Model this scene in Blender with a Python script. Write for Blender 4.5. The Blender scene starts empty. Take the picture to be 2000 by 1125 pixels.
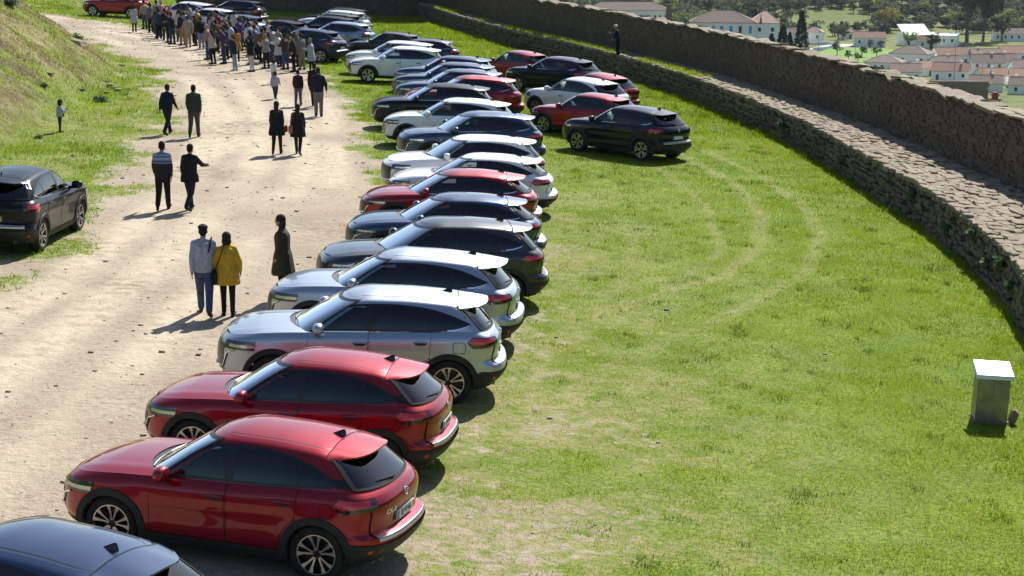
import bpy, bmesh, math, random
import numpy as np
from mathutils import Matrix, Vector
random.seed(7); np.random.seed(7)
SC = bpy.context.scene
COL = SC.collection
R = math.radians

# ------------------------------------------------------------------ camera
CAM_H = 7.379; PITCH = R(11.4067); ROLL = R(2.604)
_u = Vector((0, math.sin(PITCH), math.cos(PITCH)))
_x = Vector((1, 0, 0))
_r = _x * math.cos(ROLL) + _u * math.sin(ROLL)
_up = _u * math.cos(ROLL) - _x * math.sin(ROLL)
_fw = Vector((0, math.cos(PITCH), -math.sin(PITCH)))
cam_data = bpy.data.cameras.new('camera')
cam_data.sensor_width = 36.0
cam_data.lens = 36.0 * 3537.1 / 2000.0
cam_data.clip_start = 0.1
cam_data.clip_end = 6000.0
cam = bpy.data.objects.new('camera', cam_data)
cam.matrix_world = Matrix(((_r.x, _up.x, -_fw.x, 0), (_r.y, _up.y, -_fw.y, 0), (_r.z, _up.z, -_fw.z, CAM_H), (0, 0, 0, 1)))
COL.objects.link(cam)
SC.camera = cam

# ------------------------------------------------------------------ daylight
SUN_EL = R(43.5); SUN_AZ = R(72.5)          # azimuth measured from +x towards +y
w = bpy.data.worlds.new('World'); SC.world = w; w.use_nodes = True
nt = w.node_tree; nt.nodes.clear()
sky = nt.nodes.new('ShaderNodeTexSky'); sky.sky_type = 'NISHITA'; sky.sun_disc = False
sky.sun_elevation = SUN_EL; sky.sun_rotation = math.pi / 2 - SUN_AZ
sky.air_density = 1.0; sky.dust_density = 1.0; sky.ozone_density = 2.5
bg = nt.nodes.new('ShaderNodeBackground'); bg.inputs['Strength'].default_value = 0.075
wo = nt.nodes.new('ShaderNodeOutputWorld')
nt.links.new(sky.outputs[0], bg.inputs[0]); nt.links.new(bg.outputs[0], wo.inputs[0])
sun_data = bpy.data.lights.new('sun', 'SUN'); sun_data.energy = 5.0; sun_data.angle = R(0.53); sun_data.color = (1.0, 0.975, 0.93)
sun = bpy.data.objects.new('sun', sun_data)
_sd = Vector((math.cos(SUN_EL) * math.cos(SUN_AZ), math.cos(SUN_EL) * math.sin(SUN_AZ), math.sin(SUN_EL)))
sun.rotation_euler = _sd.to_track_quat('Z', 'Y').to_euler()
sun.location = (0, 0, 40)
COL.objects.link(sun)
SC.view_settings.view_transform = 'Standard'; SC.view_settings.look = 'None'
SC.view_settings.exposure = 0.78; SC.view_settings.gamma = 1.0; SC.view_settings.use_curve_mapping = False
SC.render.engine = 'CYCLES'
SC.cycles.max_bounces = 6; SC.cycles.transparent_max_bounces = 10; SC.cycles.diffuse_bounces = 3; SC.cycles.glossy_bounces = 3
SC.cycles.caustics_reflective = False; SC.cycles.caustics_refractive = False
SC.cycles.sample_clamp_indirect = 6.0
SC.cycles.use_denoising = True

# ------------------------------------------------------------------ helpers
GRAV = Vector((-math.tan(ROLL) * math.cos(PITCH), 0, 1)).normalized()
TILT = Vector((0, 0, 1)).rotation_difference(GRAV).to_matrix().to_4x4()   # plumb line: the yard slopes a little

def tag(o, label=None, cat=None, group=None, kind=None):
    if label: o['label'] = label
    if cat: o['category'] = cat
    if group: o['group'] = group
    if kind: o['kind'] = kind
    return o

def empty(name, loc=(0, 0, 0), rz=0.0, tilt=False, scale=1.0):
    o = bpy.data.objects.new(name, None); COL.objects.link(o)
    m = Matrix.Translation(Vector(loc)) @ (TILT if tilt else Matrix.Identity(4)) @ Matrix.Rotation(rz, 4, 'Z') @ Matrix.Diagonal((scale, scale, scale, 1))
    o.matrix_world = m
    o.empty_display_size = 0.1
    return o

def copy_tree(o, parent=None):
    c = o.copy(); COL.objects.link(c)
    if parent is not None:
        c.parent = parent
    for ch in o.children:
        copy_tree(ch, c)
    return c

class MB:
    def __init__(s): s.v = []; s.f = []; s.m = []; s.r = []
    def grid(s, P, mi=0, flip=False, close_u=False, close_v=False):
        n = len(P); m = len(P[0]); b = len(s.v); s.r.append(len(s.f))
        for row in P:
            for p in row: s.v.append((float(p[0]), float(p[1]), float(p[2])))
        for i in range(n if close_u else n - 1):
            for j in range(m if close_v else m - 1):
                a = b + i * m + j; c = b + ((i + 1) % n) * m + j
                d = b + ((i + 1) % n) * m + (j + 1) % m; e = b + i * m + (j + 1) % m
                s.f.append((a, e, d, c) if flip else (a, c, d, e)); s.m.append(mi)
        return s
    def poly(s, pts, mi=0):
        b = len(s.v); s.v += [tuple(map(float, p)) for p in pts]; s.f.append(tuple(range(b, b + len(pts)))); s.m.append(mi); return s
    def box(s, x0, x1, y0, y1, z0, z1, mi=0):
        b = len(s.v)
        s.v += [(x0, y0, z0), (x1, y0, z0), (x1, y1, z0), (x0, y1, z0), (x0, y0, z1), (x1, y0, z1), (x1, y1, z1), (x0, y1, z1)]
        for f in ((0, 3, 2, 1), (4, 5, 6, 7), (0, 1, 5, 4), (1, 2, 6, 5), (2, 3, 7, 6), (3, 0, 4, 7)):
            s.f.append(tuple(b + i for i in f)); s.m.append(mi)
        return s
    def hexa(s, pts, mi=0):
        b = len(s.v); s.v += [tuple(map(float, p)) for p in pts]
        for f in ((0, 3, 2, 1), (4, 5, 6, 7), (0, 1, 5, 4), (1, 2, 6, 5), (2, 3, 7, 6), (3, 0, 4, 7)):
            s.f.append(tuple(b + i for i in f)); s.m.append(mi)
        return s
    def tube(s, pts, rad, seg=8, mi=0, cap=True):
        pts = [Vector(p) for p in pts]; n = len(pts)
        rad = rad if hasattr(rad, '__len__') else [rad] * n
        rows = []; prev = None
        for i, p in enumerate(pts):
            d = (pts[min(i + 1, n - 1)] - pts[max(i - 1, 0)]).normalized()
            if prev is None:
                a = d.orthogonal().normalized()
            else:
                a = (prev - d * prev.dot(d)).normalized()
            prev = a; bq = d.cross(a)
            rows.append([p + (a * math.cos(k * 2 * math.pi / seg) + bq * math.sin(k * 2 * math.pi / seg)) * rad[i] for k in range(seg)])
        b = len(s.v)
        s.grid(rows, mi, close_v=True, flip=True)
        if cap:
            s.f.append(tuple(b + k for k in range(seg))); s.m.append(mi)
            s.f.append(tuple(b + (n - 1) * seg + k for k in reversed(range(seg)))); s.m.append(mi)
        return s
    def lathe_y(s, prof, seg=32, mi=0, c=(0, 0, 0), flip=False):
        # prof: list of (radius, y) turned about the y axis through c
        rows = [[(c[0] + r * math.cos(k * 2 * math.pi / seg), c[1] + y, c[2] + r * math.sin(k * 2 * math.pi / seg)) for k in range(seg)] for r, y in prof]
        s.grid(rows, mi, close_v=True, flip=flip); return s
    def ellip(s, c, r, nu=10, nv=14, mi=0):
        rows = []
        for i in range(nu + 1):
            t = math.pi * i / nu
            rows.append([(c[0] + r[0] * math.sin(t) * math.cos(k * 2 * math.pi / nv), c[1] + r[1] * math.sin(t) * math.sin(k * 2 * math.pi / nv), c[2] + r[2] * math.cos(t)) for k in range(nv)])
        s.grid(rows, mi, close_v=True); return s
    def orient(s, C=(0, 0, 0.8)):
        # turn every sheet so that it faces away from C
        ends = s.r[1:] + [len(s.f)]
        V = np.array(s.v); C = np.array(C)
        for a, b in zip(s.r, ends):
            t = 0.0
            for f in s.f[a:b]:
                p = V[list(f)]; t += float(np.dot(np.cross(p[1] - p[0], p[2] - p[0]) + np.cross(p[2] - p[0], p[-1] - p[0]), p.mean(0) - C))
            if t < 0:
                for k in range(a, b): s.f[k] = s.f[k][::-1]
        return s
    def mesh(s, name, mats, smooth=True, angle=40):
        me = bpy.data.meshes.new(name); me.from_pydata(s.v, [], s.f)
        for m in (mats if isinstance(mats, (list, tuple)) else [mats]): me.materials.append(m)
        if len(set(s.m)) > 1: me.polygons.foreach_set('material_index', s.m)
        if smooth:
            me.polygons.foreach_set('use_smooth', [True] * len(me.polygons))
            me.set_sharp_from_angle(angle=R(angle))
        me.update(); return me
    def build(s, name, mats, parent=None, smooth=True, angle=40):
        o = bpy.data.objects.new(name, s.mesh(name, mats, smooth, angle)); COL.objects.link(o)
        if parent is not None: o.parent = parent
        return o

def pchip(pts):
    pts = sorted(pts); X = np.array([p[0] for p in pts], float); Y = np.array([p[1] for p in pts], float)
    h = np.diff(X); d = np.diff(Y) / h; m = np.zeros(len(X))
    for i in range(1, len(X) - 1):
        if d[i - 1] * d[i] > 0:
            w1 = 2 * h[i] + h[i - 1]; w2 = h[i] + 2 * h[i - 1]
            m[i] = (w1 + w2) / (w1 / d[i - 1] + w2 / d[i])
    m[0] = d[0]; m[-1] = d[-1]
    X_, Y_, H_, M_ = list(X), list(Y), list(h), list(m)
    import bisect
    def f(x):
        if x <= X_[0]: return Y_[0]
        if x >= X_[-1]: return Y_[-1]
        i = bisect.bisect_right(X_, x) - 1
        t = (x - X_[i]) / H_[i]; t2 = t * t; t3 = t2 * t
        return (2 * t3 - 3 * t2 + 1) * Y_[i] + (t3 - 2 * t2 + t) * H_[i] * M_[i] + (-2 * t3 + 3 * t2) * Y_[i + 1] + (t3 - t2) * H_[i] * M_[i + 1]
    return f

TMP = bpy.data.scenes.new('workbench')
def evaluated_mesh(o, name):
    TMP.collection.objects.link(o); vl = TMP.view_layers[0]; vl.update()
    me = bpy.data.meshes.new_from_object(o.evaluated_get(vl.depsgraph)); me.name = name
    TMP.collection.objects.unlink(o); return me

# value noise on numpy arrays, for terrain and masks
def _hash(ix, iy, seed):
    n = (ix.astype(np.int64) * 374761393 + iy.astype(np.int64) * 668265263 + seed * 974634777) & 0x7fffffff
    n = ((n ^ (n >> 13)) * 1274126177) & 0x7fffffff
    return ((n ^ (n >> 16)) & 0xffff) / 65535.0
def vnoise(x, y, seed=0):
    x = np.asarray(x, float); y = np.asarray(y, float)
    ix = np.floor(x); iy = np.floor(y); fx = x - ix; fy = y - iy
    fx = fx * fx * (3 - 2 * fx); fy = fy * fy * (3 - 2 * fy)
    a = _hash(ix, iy, seed); b = _hash(ix + 1, iy, seed); c = _hash(ix, iy + 1, seed); d = _hash(ix + 1, iy + 1, seed)
    return (a * (1 - fx) + b * fx) * (1 - fy) + (c * (1 - fx) + d * fx) * fy
def fbm(x, y, seed=0, oc=4):
    s = 0; a = 0.5; t = 0
    for k in range(oc):
        s = s + a * vnoise(np.asarray(x) * 2 ** k, np.asarray(y) * 2 ** k, seed + k * 17); t += a; a *= 0.5
    return s / t

# ------------------------------------------------------------------ material helpers
def mat(name):
    m = bpy.data.materials.new(name); m.use_nodes = True
    n = m.node_tree; b = n.nodes['Principled BSDF']
    return m, n, b
def col4(c): return (c[0], c[1], c[2], 1.0)
def simple(name, c, rough=0.6, metal=0.0, coat=0.0, spec=0.5):
    m, n, b = mat(name)
    b.inputs['Base Color'].default_value = col4(c); b.inputs['Roughness'].default_value = rough
    b.inputs['Metallic'].default_value = metal; b.inputs['Coat Weight'].default_value = coat
    b.inputs['Coat Roughness'].default_value = 0.03
    b.inputs['Specular IOR Level'].default_value = spec
    return m
def noisy(name, c1, c2, scale=4.0, rough=0.85, bump=0.0, detail=5.0, spec=0.3, lo=0.35, hi=0.65, objvar=0.0, coords='Object', bscale=None):
    # two-tone noise with optional bump and a small shift from object to object
    m, n, b = mat(name); L = n.links
    tc = n.nodes.new('ShaderNodeTexCoord')
    no = n.nodes.new('ShaderNodeTexNoise'); no.inputs['Scale'].default_value = scale; no.inputs['Detail'].default_value = detail
    L.new(tc.outputs[coords], no.inputs['Vector'])
    mr = n.nodes.new('ShaderNodeMapRange'); mr.inputs['From Min'].default_value = lo; mr.inputs['From Max'].default_value = hi
    L.new(no.outputs['Fac'], mr.inputs['Value'])
    mx = n.nodes.new('ShaderNodeMix'); mx.data_type = 'RGBA'
    mx.inputs[6].default_value = col4(c1); mx.inputs[7].default_value = col4(c2)
    L.new(mr.outputs[0], mx.inputs[0]); out = mx.outputs[2]
    if objvar:
        oi = n.nodes.new('ShaderNodeObjectInfo'); mr2 = n.nodes.new('ShaderNodeMapRange')
        mr2.inputs['To Min'].default_value = 1 - objvar; mr2.inputs['To Max'].default_value = 1 + objvar
        L.new(oi.outputs['Random'], mr2.inputs['Value'])
        hs = n.nodes.new('ShaderNodeHueSaturation'); L.new(out, hs.inputs['Color']); L.new(mr2.outputs[0], hs.inputs['Value'])
        out = hs.outputs[0]
    L.new(out, b.inputs['Base Color']); b.inputs['Roughness'].default_value = rough; b.inputs['Specular IOR Level'].default_value = spec
    if bump:
        nb = n.nodes.new('ShaderNodeTexNoise'); nb.inputs['Scale'].default_value = bscale or scale * 3; nb.inputs['Detail'].default_value = 6
        L.new(tc.outputs[coords], nb.inputs['Vector'])
        bp = n.nodes.new('ShaderNodeBump'); bp.inputs['Strength'].default_value = bump; bp.inputs['Distance'].default_value = 0.05
        L.new(nb.outputs['Fac'], bp.inputs['Height']); L.new(bp.outputs[0], b.inputs['Normal'])
    return m
# ================================================================== the yard
WALL = [(7.2, 12), (8.2, 22), (9.2, 29), (9.9, 34), (10.4, 38), (10.65, 42.3), (10.72, 46.7), (10.55, 50.5), (10.33, 55.5), (9.95, 62.4), (9.36, 68), (8.23, 75.8), (6.73, 84.5), (4.72, 92.7), (2.27, 101.4), (-.66, 110), (-4.2, 123), (-7.3, 136), (-9.5, 146)]
WIDTH = [(12, 2.8), (47, 2.55), (57, 2.35), (69, 2.0), (83, 1.75), (94, 1.35), (110, 1.2), (146, 1.2)]
def resample(pts, step):
    P = np.array(pts, float); d = np.hypot(*np.diff(P, axis=0).T); s = np.concatenate([[0], np.cumsum(d)])
    fx = pchip(list(zip(s, P[:, 0]))); fy = pchip(list(zip(s, P[:, 1])))
    n = int(s[-1] / step) + 1; S = [s[-1] * i / (n - 1) for i in range(n)]
    return np.array([(fx(a), fy(a)) for a in S])
WL = resample(WALL, 0.5)
def normals2(P):
    t = np.gradient(P, axis=0); t /= np.linalg.norm(t, axis=1)[:, None]
    return np.stack([t[:, 1], -t[:, 0]], 1)       # to the right of the walking direction
WN = normals2(WL)
def dist_poly(x, y, pts):
    """distance to a polyline and on which side (positive = left of its direction)"""
    P = np.array(pts, float); best = np.full(np.shape(x), 1e9); side = np.zeros(np.shape(x))
    for a, b in zip(P[:-1], P[1:]):
        d = b - a; L2 = d @ d; t = np.clip(((x - a[0]) * d[0] + (y - a[1]) * d[1]) / L2, 0, 1)
        qx = x - a[0] - t * d[0]; qy = y - a[1] - t * d[1]; r = np.hypot(qx, qy)
        s = np.sign(d[0] * qy - d[1] * qx); m = r < best
        best = np.where(m, r, best); side = np.where(m, s, side)
    return best, side
FOOT = [(-21, 20), (-18, 36), (-16.3, 46), (-15.3, 53), (-15.1, 59), (-15.9, 68.5), (-17.2, 80), (-18.6, 86), (-22.5, 92), (-29, 97), (-45, 100), (-70, 103)]
def sstep(a, b, x):
    t = np.clip((x - a) / (b - a), 0, 1); return t * t * (3 - 2 * t)
def ground_z(x, y):
    x = np.asarray(x, float); y = np.asarray(y, float)
    d, s = dist_poly(x, y, FOOT); d = np.where(s > 0, d, 0)
    wob = .75 + .5 * fbm(x * .16, y * .16, 5)
    h = np.minimum(.60 * np.maximum(0, d - .3) * wob * sstep(0, 1.6, d), 3.4 + .6 * fbm(x * .1, y * .1, 9))
    h = h * (1 - .35 * sstep(4, 16, d))
    h = h + sstep(.2, 1.5, d) * (.16 * (fbm(x * 1.1, y * 1.1, 21) - .5) + .25 * (fbm(x * .45, y * .45, 31) - .5))
    h = h + .05 * (fbm(x * .22, y * .22, 3) - .5) + .022 * (fbm(x * 1.7, y * 1.7, 8) - .5)
    return h
DIRT_L = [(-12.4, 8), (-11.2, 26), (-10.6, 36.4), (-9.9, 40), (-10.4, 44.7), (-11.1, 51.2), (-11.8, 58.4), (-12.6, 64.5), (-15.4, 78), (-18.6, 87.8), (-27.5, 108), (-33.5, 121), (-46, 132), (-75, 140)]
DIRT_R = [(0.6, 8), (-1.0, 20), (-1.6, 27), (-2.1, 34), (-2.6, 42), (-3.4, 48), (-4.2, 53.6), (-5.0, 62.6), (-6.7, 72.8), (-8.9, 84), (-12.5, 97), (-18, 104), (-24.2, 113), (-31, 121), (-44, 131.5), (-75, 139)]
TRACKS = [([(-.6, 24), (.4, 29.5), (1.2, 33.5), (3.0, 36.6), (4.6, 39), (5.9, 43), (6.6, 48), (6.5, 54), (5.6, 60), (4.6, 64)], .32),
          ([(1.6, 30), (4.6, 35.5), (6.6, 40), (7.7, 45), (8.0, 50), (7.5, 56), (6.4, 62)], .28),
          ([(-.2, 27.7), (.8, 31.4), (1.6, 35), (2.6, 39), (3.0, 45)], .30), ([(3.2, 37), (4.9, 42), (5.2, 49), (4.4, 57)], .22)]
def dirt_mask(x, y):
    dl, sl = dist_poly(x, y, DIRT_L); dr, sr = dist_poly(x, y, DIRT_R)
    a = -dl * sl; b = dr * sr                     # both positive inside the dirt
    n = fbm(x * .55, y * .55, 41); n2 = fbm(x * 2.6, y * 2.6, 43)
    e = np.minimum(a + 1.6 * (n - .5) * 2.2, b + 1.5 * (n - .5) * 2.4) + 1.1 * (n2 - .5)
    m = sstep(-.9, .9, e)
    # worn patches in the turf behind the cars
    wear = sstep(5.5, 0, np.abs(x - (-.2 - (y - 20) * .012))) * sstep(64, 40, y)
    p = sstep(.52, .66, fbm(x * .5 + 7, y * .5, 51) * .55 + fbm(x * 2.1, y * 2.1, 53) * .45 + .16 * wear - .03)
    m = np.maximum(m, p * wear * .52)
    d3, s3 = dist_poly(x, y, DIRT_L)
    lw = sstep(4.5, 0, d3) * sstep(.47, .60, fbm(x * .8, y * .45, 57))
    return np.clip(np.maximum(m, lw * .42), 0, 1)
def dry_mask(x, y):
    t = np.zeros(np.shape(x))
    for pts, wd in TRACKS:
        d, s = dist_poly(x, y, pts); t = np.maximum(t, sstep(wd * 1.0, wd * .25, d) * (.40 + .4 * fbm(x * 1.2, y * 1.2, 61)))
    near = sstep(8.0, 1.0, np.abs(x + .6)) * sstep(75, 34, y)
    t = np.maximum(t, near * (.16 + .70 * sstep(.36, .62, fbm(x * .38, y * .38, 63) * .6 + fbm(x * 1.7, y * 1.7, 64) * .4)))
    d, s = dist_poly(x, y, FOOT); bank = np.where(s > 0, sstep(.2, 2.0, d), 0)
    t = np.maximum(t, bank * (.25 + .75 * sstep(.42, .60, fbm(x * .33, y * .33, 67))))
    left = sstep(-9, -12, x) * sstep(30, 50, y)
    t = np.maximum(t, left * .6 * sstep(.48, .62, fbm(x * .6, y * .4, 69)))
    return np.clip(t, 0, 1)

def bank_mask(x, y):
    d, s = dist_poly(x, y, FOOT); b = np.where(s > 0, sstep(.1, 2.2, d), 0)
    return np.clip(b * (.28 + .9 * sstep(.37, .54, fbm(x * .30 + 3, y * .30, 71) * .6 + fbm(x * 1.3, y * 1.3, 73) * .4)), 0, 1)

LANES = [[(-8.2, 10), (-8.0, 26), (-7.4, 40), (-7.6, 52), (-9.0, 64), (-11.6, 76), (-14.8, 88), (-20.5, 101), (-28, 114), (-40, 127), (-75, 138)], [(-6.5, 10), (-6.3, 26), (-5.8, 40), (-6.1, 52), (-7.6, 64), (-10.2, 76), (-13.4, 88), (-19.2, 101.6), (-27, 115), (-39, 128.5), (-75, 139.5)],
         [(-10.6, 20), (-9.0, 34), (-8.9, 48), (-10.2, 60), (-12.4, 72), (-16.2, 86), (-24, 103)], [(-4.6, 20), (-4.4, 34), (-4.9, 48), (-5.9, 58), (-7.4, 70), (-10.2, 82)], [(-9.8, 50), (-9.2, 58), (-10.6, 66), (-13.6, 77), (-17.8, 88)]]
def lane_mask(x, y):
    t = np.zeros(np.shape(x))
    for pts in LANES:
        d, s = dist_poly(x, y, pts); d = d + .5 * (fbm(x * .3, y * .3, 97) - .5); t = np.maximum(t, sstep(.75, .12, d) * sstep(.30, .58, fbm(x * .25, y * .13, 99)))
    return np.clip(t, 0, 1)
def ground_material():
    m, n, b = mat('ground_earth_and_turf'); L = n.links; N = n.nodes.new
    tc = N('ShaderNodeTexCoord')
    def noise(sc, det=6, dist=0.0):
        q = N('ShaderNodeTexNoise'); q.inputs['Scale'].default_value = sc; q.inputs['Detail'].default_value = det; q.inputs['Distortion'].default_value = dist
        L.new(tc.outputs['Object'], q.inputs['Vector']); return q.outputs['Fac']
    def rng(v, a, b_, c=0.0, d=1.0):
        q = N('ShaderNodeMapRange'); q.inputs['From Min'].default_value = a; q.inputs['From Max'].default_value = b_; q.inputs['To Min'].default_value = c; q.inputs['To Max'].default_value = d
        L.new(v, q.inputs['Value']); return q.outputs[0]
    def mix(f, a, b_):
        q = N('ShaderNodeMix'); q.data_type = 'RGBA'
        if isinstance(f, float): q.inputs[0].default_value = f
        else: L.new(f, q.inputs[0])
        for i, v in ((6, a), (7, b_)):
            if isinstance(v, tuple): q.inputs[i].default_value = col4(v)
            else: L.new(v, q.inputs[i])
        return q.outputs[2]
    def math_(op, a, b_):
        q = N('ShaderNodeMath'); q.operation = op; q.use_clamp = True
        for i, v in ((0, a), (1, b_)):
            if isinstance(v, float): q.inputs[i].default_value = v
            else: L.new(v, q.inputs[i])
        return q.outputs[0]
    at = N('ShaderNodeAttribute'); at.attribute_name = 'dirt'; at2 = N('ShaderNodeAttribute'); at2.attribute_name = 'dry'; at3 = N('ShaderNodeAttribute'); at3.attribute_name = 'bank'; at4 = N('ShaderNodeAttribute'); at4.attribute_name = 'lane'
    # sandy earth: pale dust, damper brown, pebbles
    e1 = mix(rng(noise(.35, 5), .35, .65), (.40, .332, .242), (.31, .25, .178))
    e2 = mix(rng(noise(6, 8, .4), .48, .72), e1, (.25, .195, .135))
    e3 = mix(rng(noise(26, 5), .58, .70), e2, (.45, .375, .275))
    e3 = mix(math_('MULTIPLY', at4.outputs['Fac'], rng(noise(3.0, 6), .30, .55)), e3, mix(rng(noise(1.2, 5), .35, .65), (.47, .395, .28), (.52, .44, .325)))
    e3 = mix(math_('MULTIPLY', rng(noise(.16, 6), .54, .66), rng(noise(3.6, 7), .38, .58)), e3, (.255, .20, .135))
    vo = N('ShaderNodeTexVoronoi'); vo.inputs['Scale'].default_value = 16; L.new(tc.outputs['Object'], vo.inputs['Vector'])
    peb = rng(vo.outputs['Distance'], .10, .16, 1, 0)
    e4 = mix(math_('MULTIPLY', peb, rng(noise(2.2, 3), .52, .60)), e3, (.13, .10, .075))
    # turf under the blades
    g1 = mix(rng(noise(.8, 6), .35, .65), (.125, .195, .014), (.18, .245, .018))
    g2 = mix(rng(noise(14, 6), .45, .70), g1, (.065, .10, .012))
    straw = mix(rng(noise(9, 6), .4, .65), (.33, .275, .14), (.22, .19, .085))
    g3 = mix(math_('MULTIPLY', at2.outputs['Fac'], rng(noise(3.2, 6), .30, .60)), g2, straw)
    g3 = mix(math_('MULTIPLY', at3.outputs['Fac'], rng(noise(2.0, 7), .30, .62)), g3, mix(rng(noise(5, 6), .4, .6), (.085, .058, .036), (.15, .11, .058)))
    fine = math_('ADD', at.outputs['Fac'], rng(noise(4.5, 8, .3), .25, .75, -.42, .42))
    colr = mix(rng(fine, .30, .72), g3, e4)
    L.new(colr, b.inputs['Base Color']); b.inputs['Roughness'].default_value = .95; b.inputs['Specular IOR Level'].default_value = .15
    hgt = N('ShaderNodeMath'); hgt.operation = 'ADD'; L.new(rng(noise(9, 10, .2), 0, 1, 0, 1.0), hgt.inputs[0]); L.new(rng(noise(45, 6), 0, 1, 0, .55), hgt.inputs[1])
    h2 = N('ShaderNodeMath'); h2.operation = 'ADD'; L.new(hgt.outputs[0], h2.inputs[0]); L.new(rng(peb, 0, 1, 0, .35), h2.inputs[1])
    bp = N('ShaderNodeBump'); bp.inputs['Strength'].default_value = .9; bp.inputs['Distance'].default_value = .045
    L.new(h2.outputs[0], bp.inputs['Height']); L.new(bp.outputs[0], b.inputs['Normal'])
    return m
GROUND_M = ground_material()
def build_ground():
    xs = np.concatenate([np.arange(-150, -46, 4.0), np.arange(-46, 12.001, .22)])
    ys = np.concatenate([np.arange(-30, 8, 3.0), np.arange(8, 60, .22), np.arange(60, 150, .35), np.arange(150, 300.1, 6)])
    X, Y = np.meshgrid(xs, ys); wx = np.interp(Y, WL[:, 1], WL[:, 0]) + .25
    X = np.where(X > wx, wx, X)                    # the turf ends inside the foot of the wall
    Z = ground_z(X, Y)
    near = (Y > 6) & (Y < 150)
    n, m = X.shape
    V = np.stack([X, Y, Z], -1).reshape(-1, 3)
    idx = np.arange(n * m).reshape(n, m)
    F = np.stack([idx[:-1, :-1], idx[:-1, 1:], idx[1:, 1:], idx[1:, :-1]], -1).reshape(-1, 4)
    xa = V[F][:, :, 0]; F = F[(xa.max(1) - xa.min(1)) > 1e-5]
    me = bpy.data.meshes.new('ground'); me.vertices.add(len(V)); me.vertices.foreach_set('co', V.ravel())
    me.loops.add(len(F) * 4); me.loops.foreach_set('vertex_index', F.ravel()); me.polygons.add(len(F))
    me.polygons.foreach_set('loop_start', np.arange(len(F)) * 4); me.update(calc_edges=True)
    me.polygons.foreach_set('use_smooth', [True] * len(F))
    D = dirt_mask(X, Y).ravel(); T = dry_mask(X, Y).ravel()
    for nm, A in (('dirt', D), ('dry', T), ('bank', bank_mask(X, Y).ravel()), ('lane', lane_mask(X, Y).ravel())):
        a = me.attributes.new(nm, 'FLOAT', 'POINT'); a.data.foreach_set('value', A.astype(np.float32))
    me.materials.append(GROUND_M)
    o = bpy.data.objects.new('ground', me); COL.objects.link(o); tag(o, kind='structure')
    return o
GROUND = build_ground()
# ================================================================== rampart: stepped walk, parapet, end wall
def stone_material(name, c1, c2, c3, lichen=0.3):
    m, n, b = mat(name); L = n.links; N = n.nodes.new
    g = N('ShaderNodeNewGeometry'); oi = N('ShaderNodeObjectInfo')
    no = N('ShaderNodeTexNoise'); no.inputs['Scale'].default_value = 3.2; no.inputs['Detail'].default_value = 8; L.new(g.outputs['Position'], no.inputs['Vector'])
    n2 = N('ShaderNodeTexNoise'); n2.inputs['Scale'].default_value = 14; n2.inputs['Detail'].default_value = 6; L.new(g.outputs['Position'], n2.inputs['Vector'])
    n3 = N('ShaderNodeTexNoise'); n3.inputs['Scale'].default_value = .45; n3.inputs['Detail'].default_value = 5; L.new(g.outputs['Position'], n3.inputs['Vector'])
    def rng(v, a, b_, c=0., d=1.):
        q = N('ShaderNodeMapRange'); q.inputs['From Min'].default_value = a; q.inputs['From Max'].default_value = b_; q.inputs['To Min'].default_value = c; q.inputs['To Max'].default_value = d; L.new(v, q.inputs['Value']); return q.outputs[0]
    def mix(f, a, b_):
        q = N('ShaderNodeMix'); q.data_type = 'RGBA'; L.new(f, q.inputs[0])
        for i, v in ((6, a), (7, b_)):
            if isinstance(v, tuple): q.inputs[i].default_value = col4(v)
            else: L.new(v, q.inputs[i])
        return q.outputs[2]
    at = N('ShaderNodeAttribute'); at.attribute_name = 'tone'
    ad = N('ShaderNodeMath'); ad.operation = 'ADD'; L.new(oi.outputs['Random'], ad.inputs[0]); L.new(at.outputs['Fac'], ad.inputs[1])
    fr = N('ShaderNodeMath'); fr.operation = 'FRACT'; L.new(ad.outputs[0], fr.inputs[0])
    a = mix(fr.outputs[0], c1, c2)
    a = mix(rng(no.outputs['Fac'], .45, .72), a, c3)
    a = mix(rng(n2.outputs['Fac'], .60, .74, 0, .7 * lichen), a, (.50, .46, .34))
    a = mix(rng(n3.outputs['Fac'], .52, .66, 0, lichen), a, (.17, .17, .075))
    L.new(a, b.inputs['Base Color']); b.inputs['Roughness'].default_value = .93; b.inputs['Specular IOR Level'].default_value = .2
    bp = N('ShaderNodeBump'); bp.inputs['Strength'].default_value = .8; bp.inputs['Distance'].default_value = .03; L.new(n2.outputs['Fac'], bp.inputs['Height']); L.new(bp.outputs[0], b.inputs['Normal'])
    return m
STONE = stone_material('schist_stone', (.155, .122, .09), (.10, .08, .062), (.19, .152, .105), .45)
STONED = stone_material('parapet_stone', (.135, .098, .066), (.098, .073, .054), (.165, .122, .082), .22)
CAPST = stone_material('flagstone', (.255, .205, .148), (.175, .14, .10), (.30, .25, .18), .50)
MORTAR = stone_material('lime_mortar', (.125, .093, .065), (.090, .069, .052), (.155, .116, .080), .22)
def stone_meshes(k, M, flat=False, seed=3):
    rnd = random.Random(seed); out = []
    for q in range(k):
        bm = bmesh.new(); bmesh.ops.create_cube(bm, size=1.0)
        for v in bm.verts: v.co += Vector((rnd.uniform(-.11, .11), rnd.uniform(-.05, .10), rnd.uniform(-.12, .12)))
        bmesh.ops.bevel(bm, geom=list(bm.edges), offset=.10, segments=1, affect='EDGES', profile=.6)
        for v in bm.verts: v.co += Vector((rnd.uniform(-.025, .025), rnd.uniform(-.03, .03), rnd.uniform(-.025, .025)))
        me = bpy.data.meshes.new('stone'); bm.to_mesh(me); bm.free(); me.materials.append(M)
        out.append(me)
    return out
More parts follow.
